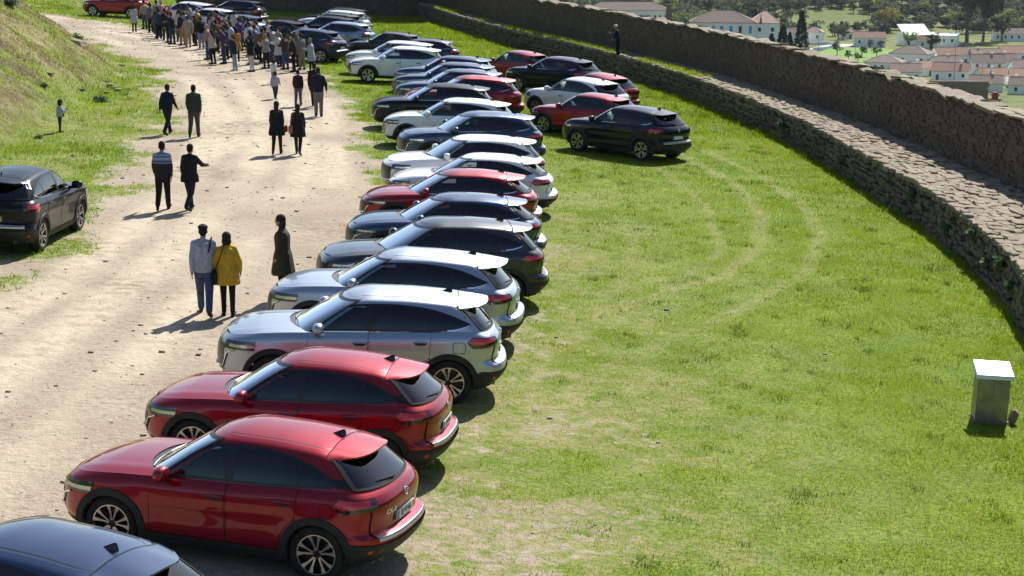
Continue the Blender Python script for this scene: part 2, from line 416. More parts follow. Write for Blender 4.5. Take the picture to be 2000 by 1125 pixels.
def place_stones(items, metas, parent, name, keep=300, M=None):
    """items: (matrix, key); the stones that show largest become parts, the rest one joined part"""
    items.sort(key=lambda t: t[1])
    for i, (mx, _) in enumerate(items[:keep]):
        o = bpy.data.objects.new(name, metas[i % len(metas)]); COL.objects.link(o); o.parent = parent; o.matrix_local = mx
    rest = items[keep:]
    if not rest: return
    VV = []; FF = []; TT = []; off = 0
    base = []
    for me in metas:
        v = np.array([tuple(q.co) for q in me.vertices]); base.append((v, [tuple(p.vertices) for p in me.polygons]))
    rnd = random.Random(5)
    for i, (mx, _) in enumerate(rest):
        v, f = base[i % len(base)]; A = np.array(mx); V2 = v @ A[:3, :3].T + A[:3, 3]
        VV.append(V2); FF += [tuple(k + off for k in p) for p in f]; off += len(v); TT += [rnd.random()] * len(v)
    me = bpy.data.meshes.new(name); me.from_pydata(np.concatenate(VV).tolist(), [], FF); me.materials.append(M)
    a = me.attributes.new('tone', 'FLOAT', 'POINT'); a.data.foreach_set('value', np.array(TT, np.float32)); me.update()
    o = bpy.data.objects.new(name + '_rest', me); COL.objects.link(o); o.parent = parent; tag(o, kind='stuff')
WALK_Z = 1.06; PAR_Z = 2.92
def offs(P, Nn, d): return P + Nn * (d if np.isscalar(d) else np.asarray(d)[:, None])
WD = np.array([np.interp(p[1], [a for a, _ in WIDTH], [b for _, b in WIDTH]) for p in WL])
PB = offs(WL, WN, WD)                 # foot line of the parapet
def course_stones(P, Nn, z0f, z1f, face_sign, hrange, lrange, depth, rnd, batter=0.0, skip=0.0, relief=.055):
    """courses of stones on the face of a wall that follows polyline P; the face looks to -Nn*face_sign"""
    S = np.concatenate([[0], np.cumsum(np.hypot(*np.diff(P, axis=0).T))]); T = S[-1]
    fx = lambda s: np.interp(s, S, P[:, 0]); fy = lambda s: np.interp(s, S, P[:, 1])
    nx = lambda s: np.interp(s, S, Nn[:, 0]); ny = lambda s: np.interp(s, S, Nn[:, 1])
    out = []; z = 0.0; zmax = z1f
    zz = z0f
    while zz < zmax - .03:
        h = rnd.uniform(*hrange)
        if zz + h > zmax: h = max(.06, zmax - zz)
        s = -rnd.uniform(0, .4)
        while s < T:
            l = rnd.uniform(*lrange) * (1.0 if rnd.random() < .8 else 1.6)
            if s > 0 and s + l < T and rnd.random() > skip:
                sm = s + l / 2; x, y = fx(sm), fy(sm); n = Vector((nx(sm), ny(sm), 0)).normalized() * -face_sign
                hh = h * rnd.uniform(.62, 1.12); dz = rnd.uniform(-.035, .035)
                ou = -depth * .5 + rnd.uniform(.0, relief) - batter * (zz + h / 2)
                t = Vector((-n.y, n.x, 0))
                mx = Matrix(((t.x * (l - .025), -n.x * depth * -1, 0, x + n.x * ou), (t.y * (l - .025), -n.y * depth * -1, 0, y + n.y * ou), (0, 0, hh - .015, zz + hh / 2 + dz), (0, 0, 0, 1)))
                mx = mx @ Matrix.Rotation(rnd.uniform(-.16, .16) * (1 if relief > .02 else .35), 4, 'Y') @ Matrix.Rotation(rnd.uniform(-.08, .08), 4, 'Z')
                dist = math.hypot(x, y); out.append((mx, dist / math.sqrt(l * hh)))
            s += l
        zz += h
    return out
def ribbon(name, A, za, B, zb, M, parent):
    g = MB(); g.grid([[(p[0], p[1], a) for p, a in zip(A, za)], [(p[0], p[1], b) for p, b in zip(B, zb)]]); return g.build(name, M, parent, smooth=False)
def build_rampart():
    rnd = random.Random(11)
    vis = (WL[:, 1] > 18)
    P = WL[vis]; Nn = WN[vis]; B = PB[vis]
    n = len(P); one = np.ones(n)
    root = empty('rampart_walk', (float(P[0][0]), float(P[0][1]), 0)); inv = root.matrix_world.inverted()
    tag(root, 'low stone retaining wall carrying the flagged rampart walk beside the grass', 'wall')
    def loc(o): o.matrix_local = inv
    # core
    g = MB()
    F0 = offs(P, Nn, .10); F1 = offs(P, Nn, .16)
    g.grid([[(p[0], p[1], -.3) for p in F0], [(p[0], p[1], WALK_Z - .07) for p in F1], [(p[0], p[1], WALK_Z - .07) for p in offs(B, Nn, .3)]])
    loc(g.build('wall_core', MORTAR, root, smooth=False))
    face = course_stones(P, Nn, -.05, WALK_Z - .05, 1, (.07, .20), (.09, .44), .22, rnd, batter=.05, skip=.10, relief=.07)
    metas = stone_meshes(14, STONE)
    place_stones([(inv @ m, k) for m, k in face], metas, root, 'face_stone', 300, STONE)
    # flags on top
    S = np.concatenate([[0], np.cumsum(np.hypot(*np.diff(P, axis=0).T))]); T = S[-1]; flags = []
    wid = np.array([np.interp(p[1], [a for a, _ in WIDTH], [b for _, b in WIDTH]) for p in P])
    d = 0.0
    row = 0
    while d < 2.6:
        rw = rnd.uniform(.11, .24); s = rnd.uniform(0, .4)
        while s < T:
            l = rnd.uniform(.14, .48); sm = s + l / 2
            W = np.interp(sm, S, wid)
            if d + rw < W + .1 and s + l < T:
                x, y = np.interp(sm, S, P[:, 0]), np.interp(sm, S, P[:, 1]); nv = Vector((np.interp(sm, S, Nn[:, 0]), np.interp(sm, S, Nn[:, 1]), 0)).normalized()
                t = Vector((-nv.y, nv.x, 0)); o = d + rw / 2 - (.0 if row else .02) + rnd.uniform(-.03, .03) + (.02 if row == 0 else 0)
                zt = WALK_Z + rnd.uniform(-.04, .035) + (.015 if row == 0 else 0)
                mx = Matrix(((t.x * (l * 1.10), nv.x * rw * 1.18, 0, x + nv.x * o), (t.y * (l * 1.10), nv.y * rw * 1.18, 0, y + nv.y * o), (0, 0, .13, zt - .065), (0, 0, 0, 1)))
                mx = mx @ Matrix.Rotation(rnd.uniform(-.28, .28), 4, 'Z') @ Matrix.Rotation(rnd.uniform(-.12, .12), 4, 'X') @ Matrix.Rotation(rnd.uniform(-.05, .05), 4, 'Y')
                flags.append((inv @ mx, math.hypot(x, y) / math.sqrt(l * rw)))
            s += l
        d += rw; row += 1
    place_stones(flags, stone_meshes(12, CAPST, seed=9), root, 'flagstone', 300, CAPST)
    # parapet
    par = empty('parapet_wall', (float(B[0][0]), float(B[0][1]), WALK_Z)); inv2 = par.matrix_world.inverted()
    tag(par, 'tall brown rubble parapet wall with a ragged flagstone coping, overlooking the town', 'wall')
    g = MB(); thick = .62
    NB = normals2(B); jit = .05 * (fbm(np.arange(n) * .35, one * 3, 5) - .5)
    zt = PAR_Z - .10 + .05 * (fbm(np.arange(n) * .11, one, 77) - .5)
    rows = []
    for k in range(13):
        f = k / 12; z = WALK_Z - .1 + (zt - WALK_Z + .1) * f
        o = .03 * (fbm(np.arange(n) * .7, one * k * 1.3, 15) - .5) + .045
        rows.append([(p[0], p[1], zz) for p, zz in zip(offs(B, NB, o), z)])
    C = offs(B, NB, thick); rows.append([(p[0], p[1], zz) for p, zz in zip(C, zt)]); rows.append([(p[0], p[1], -14) for p in offs(B, NB, thick + .8)])
    g.grid(rows); cob = g.build('wall_core', MORTAR, par, smooth=False); cob.matrix_local = inv2
    st = course_stones(B, NB, WALK_Z - .02, PAR_Z - .12, 1, (.05, .17), (.08, .42), .12, rnd, batter=0.0, skip=.38, relief=.004)
    place_stones([(inv2 @ m, k) for m, k in st], stone_meshes(14, STONED, seed=21), par, 'face_stone', 300, STONED)
    # coping of long ragged slabs
    SB = np.concatenate([[0], np.cumsum(np.hypot(*np.diff(B, axis=0).T))]); s = 0.0; cap = []
    while s < SB[-1] - .5:
        l = rnd.uniform(.45, 1.25); sm = s + l / 2; x, y = np.interp(sm, SB, B[:, 0]), np.interp(sm, SB, B[:, 1])
        nv = Vector((np.interp(sm, SB, NB[:, 0]), np.interp(sm, SB, NB[:, 1]), 0)).normalized(); t = Vector((-nv.y, nv.x, 0))
        zc = PAR_Z - .04 + np.interp(sm, SB, .05 * (fbm(np.arange(n) * .11, one, 77) - .5)) + rnd.uniform(-.02, .02)
        for half in range(2):
            wv = rnd.uniform(.34, .46); o = (-.07 + wv / 2 + rnd.uniform(-.05, .03)) if half == 0 else (.36 + wv / 2)
            mx = Matrix(((t.x * l * .99, nv.x * wv, 0, x + nv.x * o), (t.y * l * .99, nv.y * wv, 0, y + nv.y * o), (0, 0, rnd.uniform(.06, .11), zc), (0, 0, 0, 1)))
            mx = mx @ Matrix.Rotation(rnd.uniform(-.12, .12), 4, 'Z') @ Matrix.Rotation(rnd.uniform(-.025, .025), 4, 'Y')
            cap.append((inv2 @ mx, math.hypot(x, y) / l))
        s += l * rnd.uniform(.92, 1.02)
    place_stones(cap, stone_meshes(12, CAPST, seed=33), par, 'coping_stone', 300, CAPST)
    # tall end wall of the castle, in its own shade
    ew = empty('castle_wall', (-16, 139, 0)); tag(ew, 'tall dark castle wall closing the far end of the yard', 'wall')
    EP = np.array([(-26.5, 139.0), (-24, 138.6), (-20, 138.4), (-14, 138.6), (-9, 139.4), (-4, 141)]); EP = resample(EP.tolist(), .5); EN = -normals2(EP)
    g = MB(); rows = []
    for k in range(15):
        rows.append([(p[0], p[1], -.3 + 12.5 * k / 14) for p in offs(EP, -EN, .06 * (fbm(np.arange(len(EP)) * .5, np.ones(len(EP)) * k * 1.7, 3) - .5))])
    rows.append([(p[0], p[1], 12.2) for p in offs(EP, EN, 1.6)]); rows.append([(p[0], p[1], -12) for p in offs(EP, EN, 1.6)])
    g.grid(rows, flip=True); iv = ew.matrix_world.inverted(); o = g.build('wall_core', MORTAR, ew, smooth=False); o.matrix_local = iv
    est = course_stones(EP, EN, 0, 4.6, 1, (.18, .34), (.25, .7), .2, rnd, skip=.25)
    place_stones([(iv @ m, k) for m, k in est], stone_meshes(8, STONED, seed=51), ew, 'face_stone', 300, STONED)
build_rampart()
# ================================================================== the town below and the hill beyond
def land_z(x, y):
    x = np.asarray(x, float); y = np.asarray(y, float)
    zg = np.interp(y, [0, 60, 150, 300, 500, 560, 940, 1060, 1250, 1500, 2000, 2800], [-14, -15, -24, -38, -46, -48, -48, -46, -37, -20, 12, 55])
    zg = zg + 12 * np.exp(-(((x - 66) / 30) ** 2 + ((y - 585) / 60) ** 2)) + sstep(930, 1100, y) * 9 * (fbm(x * .006, y * .006, 91) - .5)
    return zg + .0455 * x
def terrain_material():
    m, n, b = mat('valley_grass'); L = n.links; N = n.nodes.new
    g = N('ShaderNodeNewGeometry'); 
    def noise(s, d=6):
        q = N('ShaderNodeTexNoise'); q.inputs['Scale'].default_value = s; q.inputs['Detail'].default_value = d; L.new(g.outputs['Position'], q.inputs['Vector']); return q.outputs['Fac']
    def rng(v, a, b_):
        q = N('ShaderNodeMapRange'); q.inputs['From Min'].default_value = a; q.inputs['From Max'].default_value = b_; L.new(v, q.inputs['Value']); return q.outputs[0]
    def mix(f, a, b_):
        q = N('ShaderNodeMix'); q.data_type = 'RGBA'; L.new(f, q.inputs[0])
        for i, v in ((6, a), (7, b_)):
            if isinstance(v, tuple): q.inputs[i].default_value = col4(v)
            else: L.new(v, q.inputs[i])
        return q.outputs[2]
    a = mix(rng(noise(.012), .4, .6), (.105, .15, .04), (.17, .175, .06))
    a = mix(rng(noise(.12), .5, .7), a, (.065, .095, .032))
    a = mix(rng(noise(.5), .58, .7), a, (.19, .165, .09))
    L.new(a, b.inputs['Base Color']); b.inputs['Roughness'].default_value = 1.0; b.inputs['Specular IOR Level'].default_value = .1
    return m
def build_terrain():
    ys = np.concatenate([np.arange(40, 560, 20.), np.arange(560, 1300, 10.), np.arange(1300, 2001, 50.)]); ks = np.linspace(-.35, .62, 110)
    Y, K = np.meshgrid(ys, ks, indexing='ij'); X = K * np.maximum(Y, 320); X = X + np.where(Y < 320, 0, 0)
    # near the rampart keep the slope outside the wall
    wx = np.interp(Y, PB[:, 1], PB[:, 0]) + 1.3
    keep = ~((Y < 165) & (X < wx))
    Z = land_z(X, Y); n, m = X.shape; idx = np.arange(n * m).reshape(n, m)
    F = np.stack([idx[:-1, :-1], idx[:-1, 1:], idx[1:, 1:], idx[1:, :-1]], -1).reshape(-1, 4)
    kk = keep.ravel()[F].all(1); F = F[kk]
    me = bpy.data.meshes.new('terrain'); me.from_pydata(np.stack([X, Y, Z], -1).reshape(-1, 3).tolist(), [], F.tolist()); me.materials.append(terrain_material())
    me.polygons.foreach_set('use_smooth', [True] * len(me.polygons)); me.update()
    o = bpy.data.objects.new('terrain', me); COL.objects.link(o); tag(o, kind='structure')
build_terrain()
def sheet(name, pts, lift, M):
    P = resample(pts + [pts[0]], 3.0)[:-1]; c = P.mean(0); rows = [[(c[0] + (p[0] - c[0]) * t, c[1] + (p[1] - c[1]) * t) for p in P] for t in (.02, .35, .7, 1.0)]
    rows = [[(a, b, float(land_z(a, b)) + lift) for a, b in r_] for r_ in rows]
    g = MB(); g.grid(rows, close_v=True, flip=True); o = g.build(name, M); tag(o, kind='structure'); return o
sheet('meadow', [(121, 770), (146.9, 828), (164, 812), (153, 752), (136, 705), (124, 720)], .12, noisy('lush_meadow', (.12, .22, .03), (.16, .25, .04), .08, 1.0, coords='Object'))
sheet('road', [(121, 785), (129, 806), (138, 822), (150.4, 832), (153.7, 842), (146, 847), (138.5, 838), (130, 819), (119, 795)], .22, noisy('pale_asphalt', (.42, .40, .37), (.34, .32, .30), .3, .9))
LIME = noisy('lime_wash', (.90, .90, .88), (.82, .82, .80), .35, .9, detail=7)
def tile_mat(name, c1, c2):
    m = noisy(name, c1, c2, .9, .9, objvar=.12); n = m.node_tree; L = n.links
    tc = n.nodes.new('ShaderNodeTexCoord'); wv = n.nodes.new('ShaderNodeTexWave'); wv.inputs['Scale'].default_value = 1.6; wv.bands_direction = 'X'; L.new(tc.outputs['Object'], wv.inputs['Vector'])
    bp = n.nodes.new('ShaderNodeBump'); bp.inputs['Distance'].default_value = .12; bp.inputs['Strength'].default_value = .7; L.new(wv.outputs['Fac'], bp.inputs['Height']); L.new(bp.outputs[0], n.nodes['Principled BSDF'].inputs['Normal'])
    return m
TILES = {'orange': tile_mat('roof_tile_orange', (.46, .265, .175), (.37, .22, .15)), 'brown': tile_mat('roof_tile_brown', (.23, .18, .145), (.29, .215, .165)), 'pink': tile_mat('roof_tile_pink', (.45, .32, .25), (.37, .26, .20)), 'dark': tile_mat('roof_tile_dark', (.15, .085, .055), (.21, .12, .075))}
PANE = simple('window_dark', (.025, .03, .04), .15)
SHUT = simple('shutter_blue', (.06, .32, .52), .5)
FRAMEW = simple('frame_white', (.75, .75, .73), .6)
WOODD = simple('door_brown', (.10, .06, .04), .6)
BRICKR = noisy('chimney_brick', (.36, .12, .07), (.28, .10, .06), 3, .9)
def house(label, x, y, w, d, h, rise, rz, tile='orange', roof='gable', wins=3, storeys=1, door=True, chim=1, shutters=False, z=None, group='houses of the town', walls=None, name='house', cat='house', sidewins=1):
    z0 = float(land_z(x, y)) if z is None else z
    r = empty(name, (x, y, z0), R(rz), tilt=True); tag(r, label, cat, group)
    W = walls or LIME; a, b = w / 2, d / 2; g = MB(); dn = -6.0
    for (p, q) in (((-a, -b), (a, -b)), ((a, -b), (a, b)), ((a, b), (-a, b)), ((-a, b), (-a, -b))):
        g.poly([(p[0], p[1], dn), (q[0], q[1], dn), (q[0], q[1], h), (p[0], p[1], h)])
    if roof == 'gable':
        for s in (1, -1):
            t = [(s * a, -b, h), (s * a, b, h), (s * a, 0, h + rise)]; g.poly(t if s > 0 else t[::-1])
    wl = g.build('wall', W, r, smooth=False)
    o = .35; k = rise / b; e = MB(); th = .16
    if roof == 'gable':
        for s in (1, -1):
            q = [(-a - o * .6, s * (b + o), h - k * o), (a + o * .6, s * (b + o), h - k * o), (a + o * .6, 0, h + rise), (-a - o * .6, 0, h + rise)]
            e.hexa([(p[0], p[1], p[2] + .03) for p in q] + [(p[0], p[1], p[2] + th) for p in q])
    elif roof == 'hip':
        rl = max(.5, a - b)
        A = [(-a - o, -b - o, h), (a + o, -b - o, h), (a + o, b + o, h), (-a - o, b + o, h)]; T = [(-rl, 0, h + rise), (rl, 0, h + rise)]
        up = lambda p: (p[0], p[1], p[2] + th)
        e.poly([up(A[0]), up(A[1]), up(T[1]), up(T[0])]); e.poly([up(A[1]), up(A[2]), up(T[1])]); e.poly([up(A[2]), up(A[3]), up(T[0]), up(T[1])]); e.poly([up(A[3]), up(A[0]), up(T[0])])
        for i in range(4): e.poly([A[i], A[(i + 1) % 4], up(A[(i + 1) % 4]), up(A[i])])
        e.poly(A[::-1])
    else:
        q = [(-a - .2, -b - .2, h), (a + .2, -b - .2, h), (a + .2, b + .2, h + rise), (-a - .2, b + .2, h + rise)]
        e.hexa([(p[0], p[1], p[2]) for p in q] + [(p[0], p[1], p[2] + th) for p in q])
    rf = e.build('roof', TILES[tile] if tile in TILES else tile, r, smooth=False)
    if roof == 'hip':
        for sx in (1, -1):
            for sy in (1, -1): MB().tube([(sx * (a + o), sy * (b + o), h + th), (sx * rl, 0, h + rise + th)], .10, 5).build('ridge_cap', TILES['pink'], rf)
    if roof != 'shed': MB().tube([(-a if roof == 'gable' else -rl, 0, h + rise + .12), (a if roof == 'gable' else rl, 0, h + rise + .12)], .12, 5).build('ridge_cap', TILES['pink'], rf)
    rnd = random.Random(int(x * 7 + y)); sh = h / storeys
    def opening(nm, cx, cz, ww, hh, face, M, fr=True):
        q = MB(); lim = .02
        if face == 'f': q.box(cx - ww / 2, cx + ww / 2, -b - lim, -b + .02, cz - hh / 2, cz + hh / 2)
        else: q.box(a - .02, a + lim, cx - ww / 2, cx + ww / 2, cz - hh / 2, cz + hh / 2)
        p = q.build(nm, M, r, smooth=False)
        if fr:
            q = MB(); f_ = .09
            for (u0, u1, v0, v1) in ((-ww / 2 - f_, ww / 2 + f_, -hh / 2 - f_, -hh / 2), (-ww / 2 - f_, ww / 2 + f_, hh / 2, hh / 2 + f_), (-ww / 2 - f_, -ww / 2, -hh / 2, hh / 2), (ww / 2, ww / 2 + f_, -hh / 2, hh / 2)):
                if face == 'f': q.box(cx + u0, cx + u1, -b - .05, -b + .02, cz + v0, cz + v1)
                else: q.box(a - .02, a + .05, cx + u0, cx + u1, cz + v0, cz + v1)
            q.build('frame', FRAMEW, p, smooth=False)
        return p
    for s_ in range(storeys):
        zc = s_ * sh + sh * .56
        dx = rnd.randrange(wins) if (door and s_ == 0 and wins) else -1
        for i in range(wins):
            cx = -a + w * (i + .5) / wins + rnd.uniform(-.2, .2)
            if i == dx: opening('door', cx, 1.05, 1.0, 2.1, 'f', WOODD)
            else:
                wn = opening('window', cx, zc, .95, 1.25 if not shutters else 2.3, 'f', PANE if not (shutters and i % 4 != 1) else SHUT)
        for i in range(sidewins): opening('window', -b + d * (i + .5) / sidewins, zc, .85, 1.15, 's', PANE)
    for i in range(chim):
        cx = rnd.uniform(-.6, .6) * a; cy = rnd.uniform(-.5, .5) * b; top = h + rise + .7
        c = MB(); c.box(cx - .35, cx + .35, cy - .35, cy + .35, h, top); c.box(cx - .45, cx + .45, cy - .45, cy + .45, top, top + .15); c.build('chimney', LIME, rf, smooth=False)
    return r
house('white house under a broad brown hipped roof, corner facing the yard', 154, 722, 15, 11, 4.6, 3.0, -28, 'brown', 'hip', 4, chim=0, sidewins=3)
house('white house with wide orange gabled roof beside the brown hipped one', 171, 729, 14, 9, 3.9, 2.6, 8, 'orange', wins=3, chim=0)
house('white house with faded pink roof and a stout chimney', 184, 727, 12, 9, 3.4, 2.6, 4, 'pink', wins=2)
house('white house with dark arched openings at the upper edge of the town', 200.5, 738, 16, 10, 3.8, 2.6, 3, 'orange', wins=5, chim=0)
house('two storey white house with a dark brown roof and a skylight', 171, 670, 12, 9, 5.2, 2.6, -10, 'brown', wins=3, storeys=2, sidewins=2)
house('white house with rusty orange roof in front of the two storey one', 154, 654, 13, 9, 3.4, 2.7, -16, 'orange', wins=3)
house('white gabled house with three dark windows just above the parapet', 136, 646, 11, 9, 3.8, 2.6, -8, 'pink', wins=3, chim=0)
house('white house with a low brown hipped roof and arched porch', 138, 694, 14, 11, 3.4, 2.4, -20, 'brown', 'hip', 5, chim=1)
house('white house with pale orange roof and blank gable wall', 155.7, 610, 11, 8, 2.8, 2.4, -14, 'pink', wins=1)
house('white house with a balcony under an orange roof at the right edge', 174, 625, 13, 9, 4.0, 2.2, -12, 'orange', wins=4, storeys=1)
house('white house with light tiled roof behind the balcony house', 187.5, 675, 13, 8, 3.0, 2.4, 5, 'pink', wins=3)
house('white house with a plain orange roof squeezed between the mast and the balcony house', 164, 636, 10, 8, 3.2, 2.3, 10, 'orange', wins=2)
house('white house with brown roof showing behind the rusty orange one', 160, 690, 11, 8, 3.4, 2.4, 20, 'brown', wins=3)
house('white house with pink roof behind the two storey house', 183, 700, 12, 8, 3.6, 2.5, -14, 'pink', wins=3)
house('white cottage with orange roof at the edge of the town by the meadow', 146.5, 672, 9, 7, 3.0, 2.2, 26, 'orange', wins=2)
house('white house with long orange roof near the far right edge', 197, 690, 14, 8, 3.4, 2.4, 6, 'orange', wins=4)
house('white house with brown roof lowest behind the parapet', 166, 600, 10, 8, 3.0, 2.2, -20, 'brown', wins=2)
house('white house with orange roof half hidden under the balcony house', 180, 600, 11, 8, 3.2, 2.4, 14, 'orange', wins=2)
house('low white house with bright orange roof beside the green meadow', 157.6, 833, 14, 9, 4.2, 2.4, -6, 'orange', wins=3, chim=0)
house('long low white outbuilding behind the orange roofed house', 160, 890, 12, 6, 3.2, 1.0, 0, 'brown', wins=4, chim=0)
house('small white house with hipped roof beside the tall cypress', 137.5, 866, 9, 8, 4.6, 2.4, -18, 'pink', 'hip', 2, chim=0)
house('small house with a brown roof half hidden by cypresses', 128, 858, 9, 8, 4.3, 2.8, 20, 'brown', 'gable', 2, chim=0)
house('pink roofed row house at the edge of the wood', 234, 873, 20, 8, 3.6, 2.4, -4, 'pink', wins=6, chim=0)
house('white hall with a steep slanting roof among the trees', 180, 843, 13, 9, 4.6, 4.6, 12, LIME, 'shed', 3, chim=0)
house('white flat annex with blue windows beside the slanting hall', 191, 836, 15, 9, 5.0, .6, -20, FRAMEW, 'shed', 4, chim=0, sidewins=2)
house('little white house with orange roof in front of the slanting hall', 182.5, 822, 9, 7, 3.2, 2.2, -25, 'orange', wins=2, chim=0)
house('large white building with blue shutters under a brown hipped roof', 65.8, 602, 21, 14, 14.6, 3.6, -6, 'brown', 'hip', 7, storeys=3, door=False, chim=0, shutters=True, z=-36.2, group=None, cat='building', name='building', sidewins=3)
house('white side wing with pointed finials beside the blue shuttered building', 80.5, 608, 9, 15, 13.6, 3.6, -4, 'pink', 'hip', 2, storeys=3, door=False, chim=0, z=-35, group=None, cat='building', name='building')
house('long white building with a row of small square windows', 50.7, 903, 40, 14, 6.6, 3.8, -3, 'brown', 'hip', 16, door=False, chim=0, z=-39, group=None, cat='building', name='building')
# finials on the wing
for fx, fy in ((77.6, 600.4), (84.4, 599.9)):
    MB().lathe_y([(.55, 0), (.5, .5), (.25, .9), (.32, 1.2), (.18, 2.0), (.02, 3.4)], 8).build('finial', simple('terracotta', (.22, .10, .07), .8)).matrix_world = Matrix.Translation((fx, fy, -21.6)) @ TILT @ Matrix.Rotation(R(90), 4, 'X')
    o_ = COL.objects[-1]; tag(o_, 'pointed terracotta finial on the roof wing, ' + ('next to the shuttered front' if fx < 80 else 'at the outer corner near the conifers'), 'finial', 'roof finials')
# obelisk-like stone chimney
cs = MB(); cs.hexa([(-2.3, -2.3, -6), (2.3, -2.3, -6), (2.3, 2.3, -6), (-2.3, 2.3, -6), (-1.1, -1.1, 8.6), (1.1, -1.1, 8.6), (1.1, 1.1, 8.6), (-1.1, 1.1, 8.6)]); cs.box(-1.3, 1.3, -1.3, 1.3, 8.6, 9.2)
o_ = cs.build('stone_tower', STONED, smooth=False); o_.matrix_world = Matrix.Translation((69.5, 880, -37)) @ TILT; tag(o_, 'tapering dark stone chimney tower beside the long white building', 'tower')
# rubble wall with a tiled top
rw = empty('rubble_wall', (124, 520, float(land_z(124, 520))), R(-6), tilt=True); tag(rw, 'rubble stone wall with a tiled top below the parapet, in front of the houses', 'wall')
MB().box(-9.5, 9.5, -.4, .4, -3, 9.4).build('wall_core', CAPST, rw, smooth=False)
_rn = random.Random(4); _sm = stone_meshes(6, CAPST, seed=71)
_it = []
for i in range(24):
    zz = 3.2 + i * .26; xx = -9.5
    while xx < 9.3:
        l = _rn.uniform(.3, .7); _it.append((Matrix.Translation((xx + l / 2, -.40, zz)) @ Matrix.Diagonal((l * .93, .3, .24, 1)), _rn.random())); xx += l
place_stones(_it, _sm, rw, 'stone', 300, CAPST)
for i in range(32): MB().tube([(-9.4 + i * .6, -.6, 9.35), (-9.4 + i * .6, .6, 9.55)], .22, 6).build('tile', TILES['brown'], rw, smooth=False)
# nearest roof just outside the rampart, with two chimneys
nr = house('dark tiled roof of the nearest house just outside the parapet', 42.5, 151, 9, 7, 3.0, 2.0, -24, 'dark', 'gable', 2, chim=0, z=-11.2)
for (cx, cy, cz, M, nm, hh) in ((38.9, 149, -6.2, BRICKR, 'red brick chimney poking up beyond the parapet', 1.7), (37.6, 153, -6.4, LIME, 'white chimney poking up beyond the parapet', 1.2)):
    c = MB(); c.box(-.34, .34, -.34, .34, -3.4, hh * .62); c.box(-.44, .44, -.44, .44, hh * .62, hh * .70); c.box(-.22, .22, -.22, .22, hh * .70, hh)
    c.box(-.32, .32, -.32, .32, hh * .86, hh * .92)
    o_ = c.build('chimney', M, smooth=False); o_.matrix_world = Matrix.Translation((cx, cy, cz)) @ TILT; tag(o_, nm, 'chimney')
tr = MB(); tr.box(-2.6, 2.2, -.6, .6, -.6, 0); o_ = tr.build('roof_terrace', LIME, smooth=False); o_.matrix_world = Matrix.Translation((38.6, 151, -6.4)) @ TILT; tag(o_, 'white terrace ledge under the two chimneys beyond the parapet', 'terrace')
# meadow wall and masts
gw = MB(); pts = resample([(128, 806), (134, 812), (139, 824), (143, 838), (139, 846), (130, 842)], 2.0)
for (p, q) in zip(pts[:-1], pts[1:]):
    z1, z2 = float(land_z(*p)), float(land_z(*q)); d_ = np.array(q) - np.array(p); n_ = np.array([-d_[1], d_[0]]) / np.hypot(*d_) * .2
    gw.hexa([(p[0] - n_[0], p[1] - n_[1], z1 - 1), (q[0] - n_[0], q[1] - n_[1], z2 - 1), (q[0] + n_[0], q[1] + n_[1], z2 - 1), (p[0] + n_[0], p[1] + n_[1], z1 - 1), (p[0] - n_[0], p[1] - n_[1], z1 + 1.3), (q[0] - n_[0], q[1] - n_[1], z2 + 1.3), (q[0] + n_[0], q[1] + n_[1], z2 + 1.3), (p[0] + n_[0], p[1] + n_[1], z1 + 1.3)])
tag(gw.build('garden_wall', LIME, smooth=False), 'white garden wall curving beside the road past the cypress', 'wall')
for (px, py, hh, lb) in ((129.5, 800, 11, 'thin pole at the road bend by the cypress'), (134, 735, 9, 'thin pole standing in the meadow'), (152, 640, 15, 'tall thin aerial mast among the white roofs'), (158, 625, 8, 'short aerial mast in front of the rubble wall')):
    q = MB(); q.tube([(0, 0, -1), (0, 0, hh)], [.12, .06], 6); q.tube([(-.5, 0, hh * .93), (.5, 0, hh * .93)], .04, 4)
    o_ = q.build('pole', simple('pole_grey', (.16, .15, .14), .7)); o_.matrix_world = Matrix.Translation((px, py, float(land_z(px, py)))) @ TILT; tag(o_, lb, 'pole')

# ------------------------------------------------------------------ trees
def leaf_mat(name, c1, c2, tl=.35):
    m = noisy(name, c1, c2, .55, .75, objvar=.18, coords='Object'); n = m.node_tree; L = n.links; b = n.nodes['Principled BSDF']; out = n.nodes['Material Output']
    tr = n.nodes.new('ShaderNodeBsdfTranslucent'); src = b.inputs['Base Color'].links[0].from_socket; L.new(src, tr.inputs[0])
    mx = n.nodes.new('ShaderNodeMixShader'); mx.inputs[0].default_value = tl; L.new(b.outputs[0], mx.inputs[1]); L.new(tr.outputs[0], mx.inputs[2]); L.new(mx.outputs[0], out.inputs[0]); return m
LEAF = {'olive': leaf_mat('olive_leaf', (.055, .075, .035), (.10, .12, .065)), 'dark': leaf_mat('oak_leaf', (.030, .048, .022), (.055, .075, .032)), 'bright': leaf_mat('spring_leaf', (.11, .17, .03), (.17, .22, .045)), 'cypress': leaf_mat('cypress_leaf', (.016, .026, .014), (.03, .042, .02), .15), 'yellow': leaf_mat('mimosa_leaf', (.20, .20, .04), (.27, .25, .06)), 'pine': leaf_mat('pine_leaf', (.022, .036, .018), (.045, .06, .028), .2)}
BARK = noisy('bark', (.06, .045, .035), (.11, .085, .065), 3, .95)
